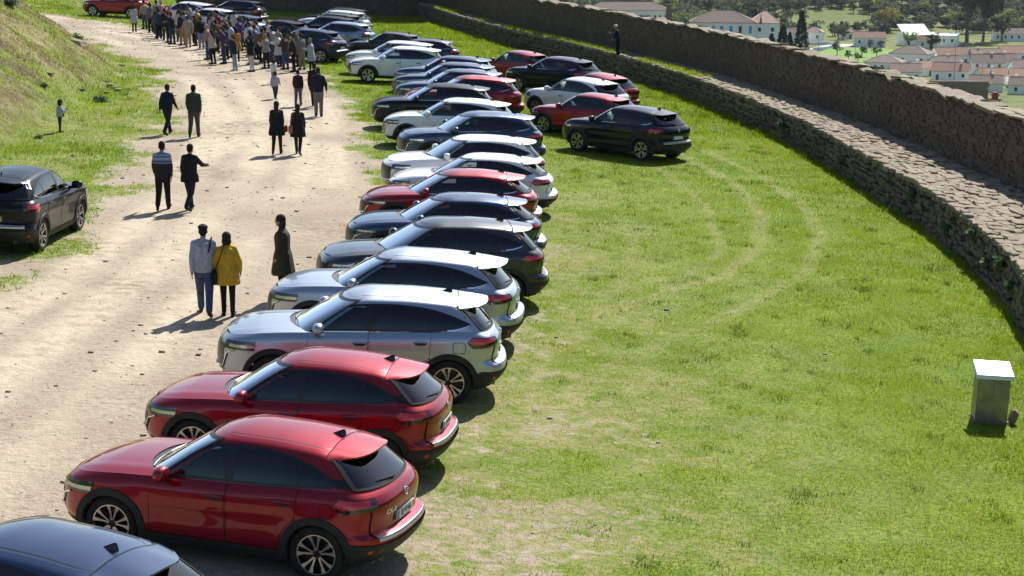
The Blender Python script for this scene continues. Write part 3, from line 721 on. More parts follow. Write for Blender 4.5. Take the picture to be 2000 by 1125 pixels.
def crown_pts(kind, n, rnd):
    P = []
    if kind == 'cypress':
        for _ in range(n):
            t = rnd.random() ** .8; r_ = .16 * (1 - t) ** .8 * (.35 + .65 * min(1, t * 9)) * rnd.uniform(.6, 1.15); a = rnd.uniform(0, 6.283); P.append((r_ * math.cos(a), r_ * math.sin(a), t))
    else:
        lobes = []
        spec = {'olive': (9, .30, .28), 'dark': (10, .32, .30), 'bright': (10, .32, .30), 'yellow': (12, .34, .26), 'pine': (13, .40, .20)}[kind]
        for _ in range(spec[0]):
            a = rnd.uniform(0, 6.283); q = rnd.random() ** .5 * spec[1]; zc = {'pine': .74 + rnd.uniform(-.18, .16)}.get(kind, .60 + rnd.uniform(-.20, .2))
            lobes.append((q * math.cos(a), q * math.sin(a), zc, rnd.uniform(.12, .22)))
        for _ in range(n):
            l = rnd.choice(lobes); v = Vector((rnd.gauss(0, 1), rnd.gauss(0, 1), rnd.gauss(0, 1) * .8)).normalized() * l[3] * rnd.random() ** .35
            P.append((l[0] + v.x, l[1] + v.y, l[2] + v.z * .85))
    return P
def leaf_arrays(P, size, rnd):
    V = []; F = []
    for p in P:
        n = Vector((rnd.gauss(0, 1), rnd.gauss(0, 1), rnd.gauss(.3, 1))).normalized(); a = n.orthogonal().normalized(); b = n.cross(a); s = size * rnd.uniform(.6, 1.4); q = len(V)
        for k in range(3 if rnd.random() < .4 else 4):
            th = k * 2 * math.pi / 4 + rnd.uniform(-.5, .5); r_ = s * rnd.uniform(.6, 1.1); V.append(tuple(Vector(p) + (a * math.cos(th) + b * math.sin(th)) * r_))
        F.append(tuple(range(q, len(V))))
    return V, F
TREES = {}
def tree_meshes(kind, var, n, leaf, seed):
    out = []
    for k in range(var):
        rnd = random.Random(seed + k); V, F = leaf_arrays(crown_pts(kind, n, rnd), leaf, rnd)
        me = bpy.data.meshes.new('crown'); me.from_pydata(V, [], F); me.materials.append(LEAF[kind]); me.update()
        t = MB(); sp = .30 if kind != 'pine' else .55
        t.tube([(0, 0, -.08), (rnd.uniform(-.02, .02), 0, sp * .6), (rnd.uniform(-.04, .04), rnd.uniform(-.04, .04), sp + .1)], [.035, .026, .018], 7)
        if kind != 'cypress':
            for _ in range(4):
                a = rnd.uniform(0, 6.28); t.tube([(0, 0, sp * .8), (.1 * math.cos(a), .1 * math.sin(a), sp + .12), (.22 * math.cos(a), .22 * math.sin(a), sp + .28)], [.02, .014, .006], 5)
        out.append((me, t.mesh('trunk', BARK)))
    TREES[kind] = out
tree_meshes('olive', 4, 420, .050, 100); tree_meshes('dark', 4, 480, .052, 200); tree_meshes('bright', 3, 480, .052, 300); tree_meshes('cypress', 2, 900, .028, 400); tree_meshes('yellow', 1, 700, .045, 500); tree_meshes('pine', 2, 1500, .040, 600)
_tc = [0]
def tree(kind, x, y, h, label, cat='tree', group=None, z=None, wide=1.0, name=None):
    cm, tm = TREES[kind][_tc[0] % len(TREES[kind])]; _tc[0] += 1
    r = empty(name or {'olive': 'olive_tree', 'cypress': 'cypress_tree', 'pine': 'pine_tree'}.get(kind, 'leafy_tree'), (x, y, float(land_z(x, y)) if z is None else z), random.uniform(0, 6.28), tilt=True)
    for me, nm in ((cm, 'crown'), (tm, 'trunk')):
        o = bpy.data.objects.new(nm, me); COL.objects.link(o); o.parent = r; o.scale = (h * wide, h * wide, h)
    tag(r, label, cat, group); return r
tree('cypress', 86, 562, 22, 'tallest dark cypress with a sharp tip, rising over the parapet', wide=1.15)
tree('cypress', 80.3, 562, 16, 'broader cypress just beside the tallest one', wide=1.5)
tree('cypress', 76.6, 560, 13, 'short dark conifer next to the shuttered building', wide=1.7)
tree('cypress', 83, 566, 14, 'slim conifer between the two larger cypresses', wide=1.3)
tree('olive', 72.2, 558, 12, 'grey green bushy tree before the shuttered building')
tree('bright', 89.5, 575, 11, 'light green tree at the foot of the tallest cypress')
tree('pine', 210, 866, 34, 'huge dark pine with a wide crown at the top edge', wide=.85)
tree('pine', 219, 872, 24, 'second dark pine leaning beside the huge one', wide=.8)
tree('dark', 227, 868, 13, 'round dark tree under the pines')
tree('yellow', 188, 942, 15, 'rounded yellow green tree above the white hall', wide=1.15)
tree('bright', 78.4, 900, 13, 'bright green rounded tree behind the stone tower', wide=1.2)
tree('bright', 88, 915, 12, 'light green tree left of the brown hipped roof', wide=1.2)
tree('dark', 93, 780, 24, 'large dark tree behind the shuttered building', wide=1.1)
tree('dark', 104, 800, 22, 'large dark tree at the corner of the olive hillside')
tree('dark', 181, 812, 8, 'dark bushy tree in front of the white hall', wide=1.3)
tree('bright', 174, 826, 8, 'green tree between the white houses', wide=1.2)
OLL = ['largest olive tree in the bright meadow, by the road', 'olive in the meadow, nearest the parapet but one', 'olive in the middle of the bright meadow', 'olive at the far side of the meadow', 'olive beside the front wall of the orange roofed house', 'second olive before the orange roofed house', 'olive at the corner of the orange roofed house', 'small olive just above the parapet']
for i, (x, y, h) in enumerate(((133.6, 775.8, 6.5), (133.4, 746.6, 5), (141.9, 763.8, 5.5), (148.1, 763.8, 5.2), (152.1, 832, 5), (156.2, 821, 4.5), (158.3, 808, 5), (135.2, 735.5, 4.6))):
    tree('olive', x, y, h, OLL[i], group='olive trees in the meadow')
rnd = random.Random(77); cnt = 0
for _ in range(900):
    y = rnd.uniform(880, 1190); k = rnd.uniform(.128, .20); x = k * y
    if rnd.random() > (.25 + .75 * sstep(930, 1150, np.array(y))) or cnt >= 150: continue
    if fbm(np.array(x * .02), np.array(y * .02), 15) < .42: continue
    kd = 'olive' if rnd.random() < .75 else 'dark'; hh = rnd.uniform(5.5, 9)
    lb = '%s %s, far hillside, %s, %s' % ('small' if hh < 6.6 else ('mid sized' if hh < 7.9 else 'large'), 'grey olive' if kd == 'olive' else 'dark oak', 'low down' if y < 960 else ('halfway up' if y < 1080 else 'close to the top edge'),
        'above the cypresses' if k < .142 else ('above the small hipped house' if k < .158 else ('above the orange roofed house' if k < .178 else 'above the white hall')))
    tree(kd, x, y, hh, lb, group='trees on the far hillside', wide=1.15); cnt += 1
# the wood that covers the rest of the hill reads as one mass
VV = []; FF = []; off = 0; MI = []
base = {k: [(np.array([tuple(v.co) for v in me.vertices]), [tuple(p.vertices) for p in me.polygons]) for me, _ in TREES[k]] for k in ('dark', 'olive', 'bright')}
kinds = ['dark', 'olive', 'bright']
for _ in range(2000):
    y = rnd.uniform(925, 1420); k = rnd.uniform(-.02, .36); x = k * y
    if .122 < k < .19 and y < 1100: continue
    if y < 955 and not (k > .235 or k < .115): continue
    kd = rnd.choices(kinds, (5, 4, 1.6))[0]; v, f = rnd.choice(base[kd]); h = rnd.uniform(7, 13); a = rnd.uniform(0, 6.28); ca, sa = math.cos(a), math.sin(a)
    q = np.stack([(v[:, 0] * ca - v[:, 1] * sa) * h * 1.25 + x, (v[:, 0] * sa + v[:, 1] * ca) * h * 1.25 + y, (v[:, 2] - .22) * h + float(land_z(x, y))], 1)
    VV.append(q); FF += [tuple(i + off for i in p) for p in f]; off += len(v); MI += [kinds.index(kd)] * len(f)
me = bpy.data.meshes.new('woodland'); me.from_pydata(np.concatenate(VV).tolist(), [], FF)
for k in kinds: me.materials.append(LEAF[k])
me.polygons.foreach_set('material_index', MI); me.update(); o_ = bpy.data.objects.new('woodland', me); COL.objects.link(o_); tag(o_, 'dense wood covering the far hill', 'wood', kind='stuff')
# ================================================================== cars
def paint(name, c, metal=0.35, rough=0.32, coat=1.0):
    # metallic lacquer outside, dark lining on the inner face of the panel, a little dust
    m, n, b = mat(name); L = n.links
    g = n.nodes.new('ShaderNodeNewGeometry'); tc = n.nodes.new('ShaderNodeTexCoord')
    no = n.nodes.new('ShaderNodeTexNoise'); no.inputs['Scale'].default_value = 2.2; no.inputs['Detail'].default_value = 6
    L.new(tc.outputs['Object'], no.inputs['Vector'])
    dust = n.nodes.new('ShaderNodeMapRange'); dust.inputs['From Min'].default_value = 0.45; dust.inputs['From Max'].default_value = 0.8
    dust.inputs['To Max'].default_value = 0.035; L.new(no.outputs['Fac'], dust.inputs['Value'])
    mx = n.nodes.new('ShaderNodeMix'); mx.data_type = 'RGBA'; mx.inputs[6].default_value = col4(c); mx.inputs[7].default_value = (0.32, 0.27, 0.2, 1)
    L.new(dust.outputs[0], mx.inputs[0])
    m2 = n.nodes.new('ShaderNodeMix'); m2.data_type = 'RGBA'; m2.inputs[7].default_value = (0.05, 0.05, 0.05, 1)
    L.new(g.outputs['Backfacing'], m2.inputs[0]); L.new(mx.outputs[2], m2.inputs[6]); L.new(m2.outputs[2], b.inputs['Base Color'])
    inv = n.nodes.new('ShaderNodeMath'); inv.operation = 'SUBTRACT'; inv.inputs[0].default_value = 1.0; L.new(g.outputs['Backfacing'], inv.inputs[1])
    mm = n.nodes.new('ShaderNodeMath'); mm.operation = 'MULTIPLY'; mm.inputs[1].default_value = metal; L.new(inv.outputs[0], mm.inputs[0]); L.new(mm.outputs[0], b.inputs['Metallic'])
    cw = n.nodes.new('ShaderNodeMath'); cw.operation = 'MULTIPLY'; cw.inputs[1].default_value = coat; L.new(inv.outputs[0], cw.inputs[0]); L.new(cw.outputs[0], b.inputs['Coat Weight'])
    b.inputs['Roughness'].default_value = rough; b.inputs['Coat Roughness'].default_value = 0.04; b.inputs['Specular IOR Level'].default_value = .1; b.inputs['Coat IOR'].default_value = 1.45
    return m
PAINT = {
    'red': paint('paint_red', (0.27, 0.003, 0.013), 0.5, 0.36),
    'silver': paint('paint_silver', (0.40, 0.435, 0.50), 0.8, 0.36),
    'white': paint('paint_white', (0.78, 0.78, 0.78), 0.0, 0.35),
    'navy': paint('paint_navy', (0.012, 0.022, 0.060), 0.4, 0.3),
    'bluegrey': paint('paint_bluegrey', (0.035, 0.060, 0.125), 0.5, 0.3),
    'grey': paint('paint_grey', (0.045, 0.047, 0.052), 0.6, 0.3),
    'black': paint('paint_black', (0.005, 0.006, 0.009), 0.2, 0.3, .38),
    'blackblue': paint('paint_blackblue', (0.005, 0.006, 0.015), 0.3, 0.3, .8),
    'silverblue': paint('paint_silverblue', (0.28, 0.34, 0.45), 0.7, 0.3),
}
def glass(name, tint, spec=1.0):
    m, n, b = mat(name); L = n.links
    n.nodes.remove(b); out = n.nodes['Material Output']
    tr = n.nodes.new('ShaderNodeBsdfTransparent'); tr.inputs[0].default_value = col4(tint)
    gl = n.nodes.new('ShaderNodeBsdfGlossy'); gl.inputs['Roughness'].default_value = 0.02; gl.inputs[0].default_value = (0.95, 0.98, 1, 1)
    fr = n.nodes.new('ShaderNodeFresnel'); fr.inputs[0].default_value = 1.52
    mr = n.nodes.new('ShaderNodeMath'); mr.operation = 'MULTIPLY'; mr.inputs[1].default_value = spec; mr.use_clamp = True
    L.new(fr.outputs[0], mr.inputs[0])
    mx = n.nodes.new('ShaderNodeMixShader'); L.new(mr.outputs[0], mx.inputs[0]); L.new(tr.outputs[0], mx.inputs[1]); L.new(gl.outputs[0], mx.inputs[2])
    L.new(mx.outputs[0], out.inputs[0]); return m
G_CLEAR = glass('glass_clear', (0.82, 0.88, 0.87), 1.2)
G_SHIELD = glass('glass_windscreen', (0.55, 0.68, 0.70), 6.0)
G_DARK = glass('glass_privacy', (0.085, 0.085, 0.09), 1.3)
TRIM = simple('black_trim', (0.010, 0.010, 0.011), 0.35)
PLASTIC = noisy('black_cladding', (0.018, 0.018, 0.019), (0.032, 0.031, 0.030), 6, 0.6)
RUBBER = noisy('tyre_rubber', (0.012, 0.012, 0.012), (0.030, 0.027, 0.023), 9, 0.8)
CHROME = simple('chrome', (0.75, 0.76, 0.78), 0.12, 1.0)
ALLOY = simple('alloy_silver', (0.62, 0.60, 0.56), 0.28, 0.9)
ALLOYD = simple('alloy_dark', (0.02, 0.02, 0.022), 0.35, 0.4)
STEP = simple('bumper_step_silver_glare', (0.55, 0.56, 0.58), 0.3, 0.4)  # silver garnish on the smallest model; on the others sky reflection painted in
GAPM = simple('panel_gap', (0.004, 0.004, 0.004), 0.9)
CABIN = noisy('cabin_dark', (0.035, 0.035, 0.036), (0.055, 0.053, 0.05), 12, 0.7)
SEATM = noisy('seat_leather', (0.30, 0.295, 0.28), (0.38, 0.37, 0.35), 14, 0.6)
PLATEW = simple('plate_white', (0.75, 0.77, 0.76), 0.35)
PLATEB = simple('plate_blue', (0.01, 0.06, 0.42), 0.4)
PLATEY = simple('plate_yellow', (0.75, 0.55, 0.02), 0.4)
INK = simple('plate_ink', (0.01, 0.01, 0.01), 0.6)
LAMPR = simple('tail_lamp_red', (0.60, 0.010, 0.016), 0.05, 0.0, 1.0)
LAMPRD = simple('tail_lamp_dark', (0.045, 0.004, 0.006), 0.08, 0.0, 1.0)
REFL = simple('reflector_red', (0.55, 0.02, 0.01), 0.25)
LAMPD = simple('head_lamp_glass', (0.03, 0.033, 0.037), 0.06, 0.2, 1.0)
LAMPC = simple('head_lamp_chrome', (0.55, 0.57, 0.58), 0.18, 0.9)
DUSTP = simple('steel_grey', (0.3, 0.3, 0.3), 0.4, 0.8)

SPECS = {
 'CX3': dict(wb=1.285, wr=0.336, rim=0.236, tw=0.105, yw=0.865,
   xf=[(0, 1.99), (.12, 2.09), (.3, 2.14), (.55, 2.15), (.8, 2.125), (.92, 2.085), (1, 2.00)],
   xr=[(0, -1.93), (.12, -2.06), (.30, -2.125), (.385, -2.125), (.41, -2.105), (.44, -2.015), (.52, -2.005), (.75, -2.03), (.86, -2.025), (.95, -1.98), (1, -1.93)],
   w=[(0, .79), (.12, .838), (.30, .862), (.5, .866), (.7, .882), (.82, .880), (.92, .858), (1, .80)],
   zb=[(-2.2, .30), (-1.7, .25), (-.9, .21), (.9, .20), (1.7, .22), (2.2, .24)],
   zs=[(-2.2, 1.04), (-1.6, 1.075), (-1, 1.055), (-.3, 1.015), (.5, .985), (1.0, .965), (1.5, .93), (1.8, .885), (2.0, .835), (2.2, .765)],
   gf=[(0, 1.02), (.5, .70), (.85, .40), (1, .22)], gr=[(0, -1.93), (.35, -1.80), (.7, -1.66), (1, -1.50)],
   gw=[(0, .785), (.3, .745), (.6, .685), (.85, .615), (.94, .575), (1, .50)],
   zre=[(-2.1, 1.29), (-1.6, 1.385), (-1.1, 1.455), (-.6, 1.49), (-.1, 1.495), (.2, 1.465), (.5, 1.415), (1.1, 1.28)],
   crown=.06, Rf=.62, nf=2.5, Rr=.42, nr=2.6, GRf=.42, Gnf=2.2, GRr=.40, Gnr=2.3, hood=(1.06, .34, .065),
   arch=True, sp=(-1.28, -1.72, .61), ant=-1.19,
   win_hi=[(.86, 1.01), (.60, 1.185), (.30, 1.335), (.05, 1.395), (-.4, 1.415), (-.8, 1.385), (-1.15, 1.30), (-1.42, 1.19)],
   win_lo=[(.86, 1.00), (.3, 1.022), (-.4, 1.045), (-1.0, 1.08), (-1.42, 1.12)],
   bpil=-.17, dpil=-1.02, wx=(.82, -1.40), tl=(-1.50, .94, 1.03, .855, .62), hl=(1.56, .84, .69), fuel=('round', -1.40, .87, .085), emblem=.95, plate=.725, quarter_black=True),
 'CX5': dict(wb=1.35, wr=0.362, rim=0.250, tw=0.113, yw=0.905,
   xf=[(0, 2.10), (.12, 2.20), (.3, 2.26), (.55, 2.27), (.8, 2.25), (.92, 2.21), (1, 2.13)],
   xr=[(0, -2.06), (.12, -2.20), (.28, -2.275), (.40, -2.275), (.43, -2.255), (.47, -2.16), (.55, -2.14), (.75, -2.17), (.86, -2.165), (.95, -2.11), (1, -2.05)],
   w=[(0, .82), (.12, .870), (.30, .895), (.5, .900), (.7, .920), (.82, .918), (.92, .895), (1, .835)],
   zb=[(-2.3, .33), (-1.8, .28), (-.9, .24), (.9, .23), (1.8, .25), (2.3, .28)],
   zs=[(-2.3, 1.14), (-1.7, 1.165), (-1, 1.145), (-.3, 1.12), (.5, 1.095), (1.05, 1.08), (1.5, 1.055), (1.85, 1.01), (2.1, .955), (2.3, .88)],
   gf=[(0, 1.10), (.5, .78), (.85, .46), (1, .28)], gr=[(0, -2.05), (.35, -1.93), (.7, -1.80), (1, -1.66)],
   gw=[(0, .82), (.3, .785), (.6, .725), (.85, .650), (.94, .610), (1, .53)],
   zre=[(-2.2, 1.44), (-1.7, 1.52), (-1.2, 1.575), (-.6, 1.605), (-.1, 1.605), (.25, 1.575), (.5, 1.53), (1.1, 1.40)],
   crown=.065, Rf=.62, nf=2.6, Rr=.40, nr=2.7, GRf=.42, Gnf=2.2, GRr=.36, Gnr=2.4, hood=(1.16, .34, .06),
   arch=True, sp=(-1.48, -1.95, .645), ant=-1.30,
   win_hi=[(.95, 1.115), (.68, 1.285), (.36, 1.445), (.1, 1.50), (-.4, 1.52), (-.8, 1.50), (-1.15, 1.445), (-1.45, 1.355), (-1.66, 1.27)],
   win_lo=[(.95, 1.115), (.3, 1.132), (-.4, 1.15), (-1.15, 1.172), (-1.38, 1.185), (-1.55, 1.225), (-1.66, 1.27)],
   bpil=-.10, dpil=-1.04, wx=(.91, -1.65), tl=(-1.62, 1.01, 1.10, .925, .58), hl=(1.62, .945, .79), fuel=('square', -1.50, .93, .085), emblem=1.04, plate=.80, quarter_black=False),
 'CX30': dict(wb=1.3275, wr=0.345, rim=0.245, tw=0.108, yw=0.875,
   xf=[(0, 2.03), (.12, 2.13), (.3, 2.19), (.55, 2.20), (.8, 2.18), (.92, 2.14), (1, 2.05)],
   xr=[(0, -1.98), (.12, -2.12), (.28, -2.20), (.38, -2.20), (.41, -2.175), (.45, -2.06), (.55, -2.04), (.75, -2.09), (.86, -2.08), (.95, -2.02), (1, -1.95)],
   w=[(0, .80), (.12, .850), (.30, .872), (.5, .868), (.7, .892), (.82, .895), (.92, .87), (1, .805)],
   zb=[(-2.2, .32), (-1.7, .27), (-.9, .23), (.9, .22), (1.7, .24), (2.2, .27)],
   zs=[(-2.2, 1.05), (-1.6, 1.075), (-1, 1.05), (-.3, 1.015), (.5, .99), (1.0, .975), (1.5, .945), (1.8, .905), (2.0, .855), (2.2, .785)],
   gf=[(0, 1.06), (.5, .74), (.85, .43), (1, .25)], gr=[(0, -1.95), (.35, -1.79), (.7, -1.63), (1, -1.46)],
   gw=[(0, .79), (.3, .755), (.6, .695), (.85, .625), (.94, .585), (1, .51)],
   zre=[(-2.1, 1.27), (-1.6, 1.37), (-1.1, 1.435), (-.6, 1.465), (-.1, 1.465), (.25, 1.44), (.5, 1.395), (1.1, 1.28)],
   crown=.06, Rf=.62, nf=2.5, Rr=.42, nr=2.6, GRf=.42, Gnf=2.2, GRr=.40, Gnr=2.3, hood=(1.10, .34, .06),
   arch=True, sp=(-1.30, -1.76, .62), ant=-1.16,
   win_hi=[(.90, 1.01), (.62, 1.175), (.32, 1.32), (.05, 1.37), (-.4, 1.39), (-.8, 1.365), (-1.12, 1.30), (-1.40, 1.205), (-1.55, 1.145)],
   win_lo=[(.90, 1.01), (.3, 1.028), (-.4, 1.048), (-1.1, 1.075), (-1.32, 1.09), (-1.46, 1.115), (-1.55, 1.145)],
   bpil=-.15, dpil=-1.02, wx=(.86, -1.54), tl=(-1.52, .94, 1.02, .865, .62), hl=(1.60, .85, .715), fuel=('square', -1.42, .87, .08), emblem=.95, plate=.73, quarter_black=False),
}

class Car:
    def __init__(s, spec):
        s.__dict__.update(SPECS[spec]); s.spec = spec
        for k in ('xf', 'xr', 'w', 'zb', 'zs', 'gf', 'gr', 'gw', 'zre', 'win_hi', 'win_lo'):
            setattr(s, k, pchip(getattr(s, k)))
    # lower shell: half width at station x, level t
    def wl(s, x, t):
        w = s.w(t); xf = s.xf(t); xr = s.xr(t)
        y = w
        if x > xf - s.Rf:
            a = min(1.0, (x - (xf - s.Rf)) / s.Rf); y = w * max(0.0, 1 - a ** s.nf) ** (1 / s.nf)
        elif x < xr + s.Rr:
            a = min(1.0, ((xr + s.Rr) - x) / s.Rr); y = w * max(0.0, 1 - a ** s.nr) ** (1 / s.nr)
        return y
    def flare(s, x, z):
        f = 0.0
        for cx in (s.wb, -s.wb):
            r = math.hypot(x - cx, z - s.wr); f += 0.016 * math.exp(-((r - s.wr - .07) / .09) ** 2)
        return f
    def wg(s, x, v):
        w = s.gw(v); xf = s.gf(v); xr = s.gr(v)
        if x > xf - s.GRf:
            a = min(1.0, (x - (xf - s.GRf)) / s.GRf); return w * max(0.0, 1 - a ** s.Gnf) ** (1 / s.Gnf)
        if x < xr + s.GRr:
            a = min(1.0, ((xr + s.GRr) - x) / s.GRr); return w * max(0.0, 1 - a ** s.Gnr) ** (1 / s.Gnr)
        return w
    def y(s, x, z):
        zs = s.zs(x)
        if z <= zs:
            zb = s.zb(x); t = max(0.0, (z - zb) / (zs - zb)); return s.wl(x, t) + s.flare(x, z)
        v = min(1.0, (z - zs) / (s.zre(x) - zs)); return s.wg(x, v)
    def side(s, x, z, off=0.0, sg=1):
        e = .004
        y = s.y(x, z); dx = (s.y(x + e, z) - s.y(x - e, z)) / (2 * e); dz = (s.y(x, z + e) - s.y(x, z - e)) / (2 * e)
        dx = max(-4, min(4, dx)); dz = max(-3, min(3, dz))
        n = Vector((-dx, 1, -dz)).normalized()
        return (x + n.x * off, sg * (y + n.y * off), z + n.z * off)
    # points running round the end corners: q in 0..1 along the flank, 1..2 round the corner to the centre line
    def lowpt(s, x, y, t): return (x, y, s.zb(x) + t * (s.zs(x) - s.zb(x)))
    def end(s, q, z, x0, rear=True, off=0.0, sg=1):
        t = 0.5
        for _ in range(4):
            if rear:
                xe = s.xr(t); Rr = s.Rr; n = s.nr
                if q <= 1: x = x0 + q * (xe + Rr - x0); y = s.w(t); nx, ny = 0, 1
                else:
                    ph = (2 - q) * math.pi / 2
                    ca, sa = math.cos(ph) ** (2 / n), math.sin(ph) ** (2 / n)
                    x = xe + Rr - Rr * ca; y = s.w(t) * sa; nx, ny = -math.cos(ph) ** (2 - 2 / n), math.sin(ph) ** (2 - 2 / n)
            else:
                xe = s.xf(t); Rr = s.Rf; n = s.nf
                if q <= 1: x = x0 + q * (xe - Rr - x0); y = s.w(t); nx, ny = 0, 1
                else:
                    ph = (2 - q) * math.pi / 2
                    ca, sa = math.cos(ph) ** (2 / n), math.sin(ph) ** (2 / n)
                    x = xe - Rr + Rr * ca; y = s.w(t) * sa; nx, ny = math.cos(ph) ** (2 - 2 / n), math.sin(ph) ** (2 - 2 / n)
            zb = s.zb(x); t = min(1.0, max(0.0, (z - zb) / (s.zs(x) - zb)))
        y += s.flare(x, z) * min(1, y / .7)
        l = math.hypot(nx, ny) or 1
        return (x + off * nx / l, sg * (y + off * ny / l), z)
    def gend(s, ph, v, rear=True, off=0.0):
        # greenhouse end surfaces: ph -pi/2..pi/2 across the car
        sg = 1 if ph >= 0 else -1; a = abs(ph)
        if rear: xe, Rr, n, d = s.gr(v), s.GRr, s.Gnr, -1
        else: xe, Rr, n, d = s.gf(v), s.GRf, s.Gnf, 1
        ca, sa = max(0, math.cos(a)) ** (2 / n), math.sin(a) ** (2 / n)
        x = xe - d * Rr + d * Rr * ca; y = s.gw(v) * sa
        z = s.zs(x) + v * (s.zre(x) - s.zs(x))
        nx, ny = d * max(0, math.cos(a)) ** (2 - 2 / n), math.sin(a) ** (2 - 2 / n); nz = 0.75
        l = math.sqrt(nx * nx + ny * ny + nz * nz)
        return (x + off * nx / l, sg * (y + off * ny / l), z + off * nz / l)
    def roofz(s, x, y):
        wv = max(.02, s.wg(x, 1.0)); xf = s.gf(1.0); xr = s.gr(1.0)
        e = min(1.0, max(0.0, (xf - x) / .45)); e = math.sqrt(e) * min(1.0, max(0.0, (x - xr) / .10))
        return s.zre(x) + s.crown * e * (1 - min(1.0, abs(y) / wv) ** 2.2)

class MBC(MB):
    def build(s, name, mats, parent=None, smooth=True, angle=40):
        if not s.r or s.r[0] != 0: s.r = [0] + s.r
        s.orient(); return MB.build(s, name, mats, parent, smooth, angle)

def build_car(spec):
    c = Car(spec); root = empty('parked_car')
    P = PAINT['red']
    # ---------- stations along one flank
    def ring(fx0, fx1, Rf, nf, Rr, nr, w, nF=12, nS=54, nR=12):
        pts = []
        for i in range(nF + 1):
            ph = (i / nF) * math.pi / 2; pts.append((fx0 - Rf + Rf * max(0, math.cos(ph)) ** (2 / nf), w * math.sin(ph) ** (2 / nf)))
        a, b = fx0 - Rf, fx1 + Rr
        for i in range(1, nS): pts.append((a + (b - a) * i / nS, w))
        for i in range(nR + 1):
            ph = (1 - i / nR) * math.pi / 2; pts.append((fx1 + Rr - Rr * max(0, math.cos(ph)) ** (2 / nr), w * math.sin(ph) ** (2 / nr)))
        return pts
    body = MBC(); nT = 30
    def keep_arch(x, z):
        return all(math.hypot(x - cx, z - c.wr) > c.wr + .045 for cx in (c.wb, -c.wb))
    for sg in (1, -1):
        rows = []
        for i in range(nT + 1):
            t = i / nT
            row = []
            for x, y in ring(c.xf(t), c.xr(t), c.Rf, c.nf, c.Rr, c.nr, c.w(t)):
                z = c.zb(x) + t * (c.zs(x) - c.zb(x)); fl = c.flare(x, z) * min(1, y / .7)
                row.append((x, sg * (y + fl), z))
            rows.append(row)
        n = len(rows); m = len(rows[0]); b = len(body.v); body.r.append(len(body.f))
        for r_ in rows: body.v += r_
        for i in range(n - 1):
            for j in range(m - 1):
                q = [rows[i][j], rows[i + 1][j], rows[i + 1][j + 1], rows[i][j + 1]]
                cx = sum(p[0] for p in q) / 4; cz = sum(p[2] for p in q) / 4
                if abs(q[0][1]) > .6 and not keep_arch(cx, cz): continue
                f = (b + i * m + j, b + (i + 1) * m + j, b + (i + 1) * m + j + 1, b + i * m + j + 1)
                body.f.append(f if sg < 0 else f[::-1]); body.m.append(0)
        # shoulder ledge closing towards the greenhouse
        top = rows[-1]
        led = [[p for p in top if p[0] < 1.1], []]
        for p in led[0]: led[1].append((p[0] * .985, p[1] * .93, p[2] + .004))
        body.grid(led, flip=(sg > 0))
        # greenhouse with window openings left out
        nV = 22; rows = []
        for i in range(nV + 1):
            v = i / nV; row = []
            for x, y in ring(c.gf(v), c.gr(v), c.GRf, c.Gnf, c.GRr, c.Gnr, c.gw(v), 12, 60, 12):
                row.append((x, sg * y, c.zs(x) + v * (c.zre(x) - c.zs(x))))
            rows.append(row)
        n = len(rows); m = len(rows[0]); b = len(body.v); body.r.append(len(body.f))
        for r_ in rows: body.v += r_
        for i in range(n - 1):
            v = (i + .5) / nV
            for j in range(m - 1):
                q = [rows[i][j], rows[i + 1][j], rows[i + 1][j + 1], rows[i][j + 1]]
                cx = sum(p[0] for p in q) / 4; cz = sum(p[2] for p in q) / 4
                if 12 <= j < m - 13 and c.wx[1] + .04 < cx < c.wx[0] - .04 and c.win_lo(cx) + .012 < cz < c.win_hi(cx) - .012: continue
                if j < 10 and .02 < v < .93: continue
                if j > m - 10 and .12 < v < .90: continue
                f = (b + i * m + j, b + (i + 1) * m + j, b + (i + 1) * m + j + 1, b + i * m + j + 1)
                body.f.append(f if sg < 0 else f[::-1]); body.m.append(0)
    # floor pan
    fl = ring(c.xf(0), c.xr(0), c.Rf, c.nf, c.Rr, c.nr, c.w(0), 6, 6, 6)
    body.poly([(x, y, c.zb(x) + .01) for x, y in fl] + [(x, -y, c.zb(x) + .01) for x, y in fl[::-1]][1:-1], 1)
    body.build('body', [P, PLASTIC], root, angle=50)
    # ---------- roof
    rf = MBC(); a, b_ = c.gf(1.0), c.gr(1.0); rows = []
    for i in range(41):
        u = (1 - math.cos(math.pi * i / 40)) / 2; x = a + (b_ - a) * u
        wv = c.wg(x, 1.0) + .002
        rows.append([(x, wv * k / 9, c.roofz(x, wv * k / 9) + .001) for k in range(-9, 10)])
    rf.grid(rows)
    roof = rf.build('roof', P, root, angle=60)
    for sg in (1, -1):   # roof channels
        g = MBC(); rows = []
        for i in range(30):
            x = a - .25 + (b_ + .12 - a + .25) * i / 29; yy = c.wg(x, 1.0) * .90
            rows.append([(x, sg * (yy + d), c.roofz(x, yy + d) + .003) for d in (-.006, .006)])
        g.grid(rows, flip=(sg < 0)).build('roof_channel', TRIM, roof)
    # antenna fin
    an = MBC(); ax = c.ant; az = c.roofz(ax, 0)
    for sg in (1, -1):
        q = [(ax + .11, 0, az - .005), (ax + .02, sg * .024, az - .008), (ax - .085, sg * .024, az - .012), (ax - .078, 0, az + .072), (ax - .045, 0, az + .072)]
        an.poly(q if sg < 0 else q[::-1])
    an.poly([(ax - .085, .024, az - .012), (ax - .085, -.024, az - .012), (ax - .078, 0, az + .072)])
    an.build('antenna_fin', TRIM, roof, smooth=False)
    # ---------- spoiler
    sp = MBC(); x0, x1, hw = c.sp; topg = []; botg = []
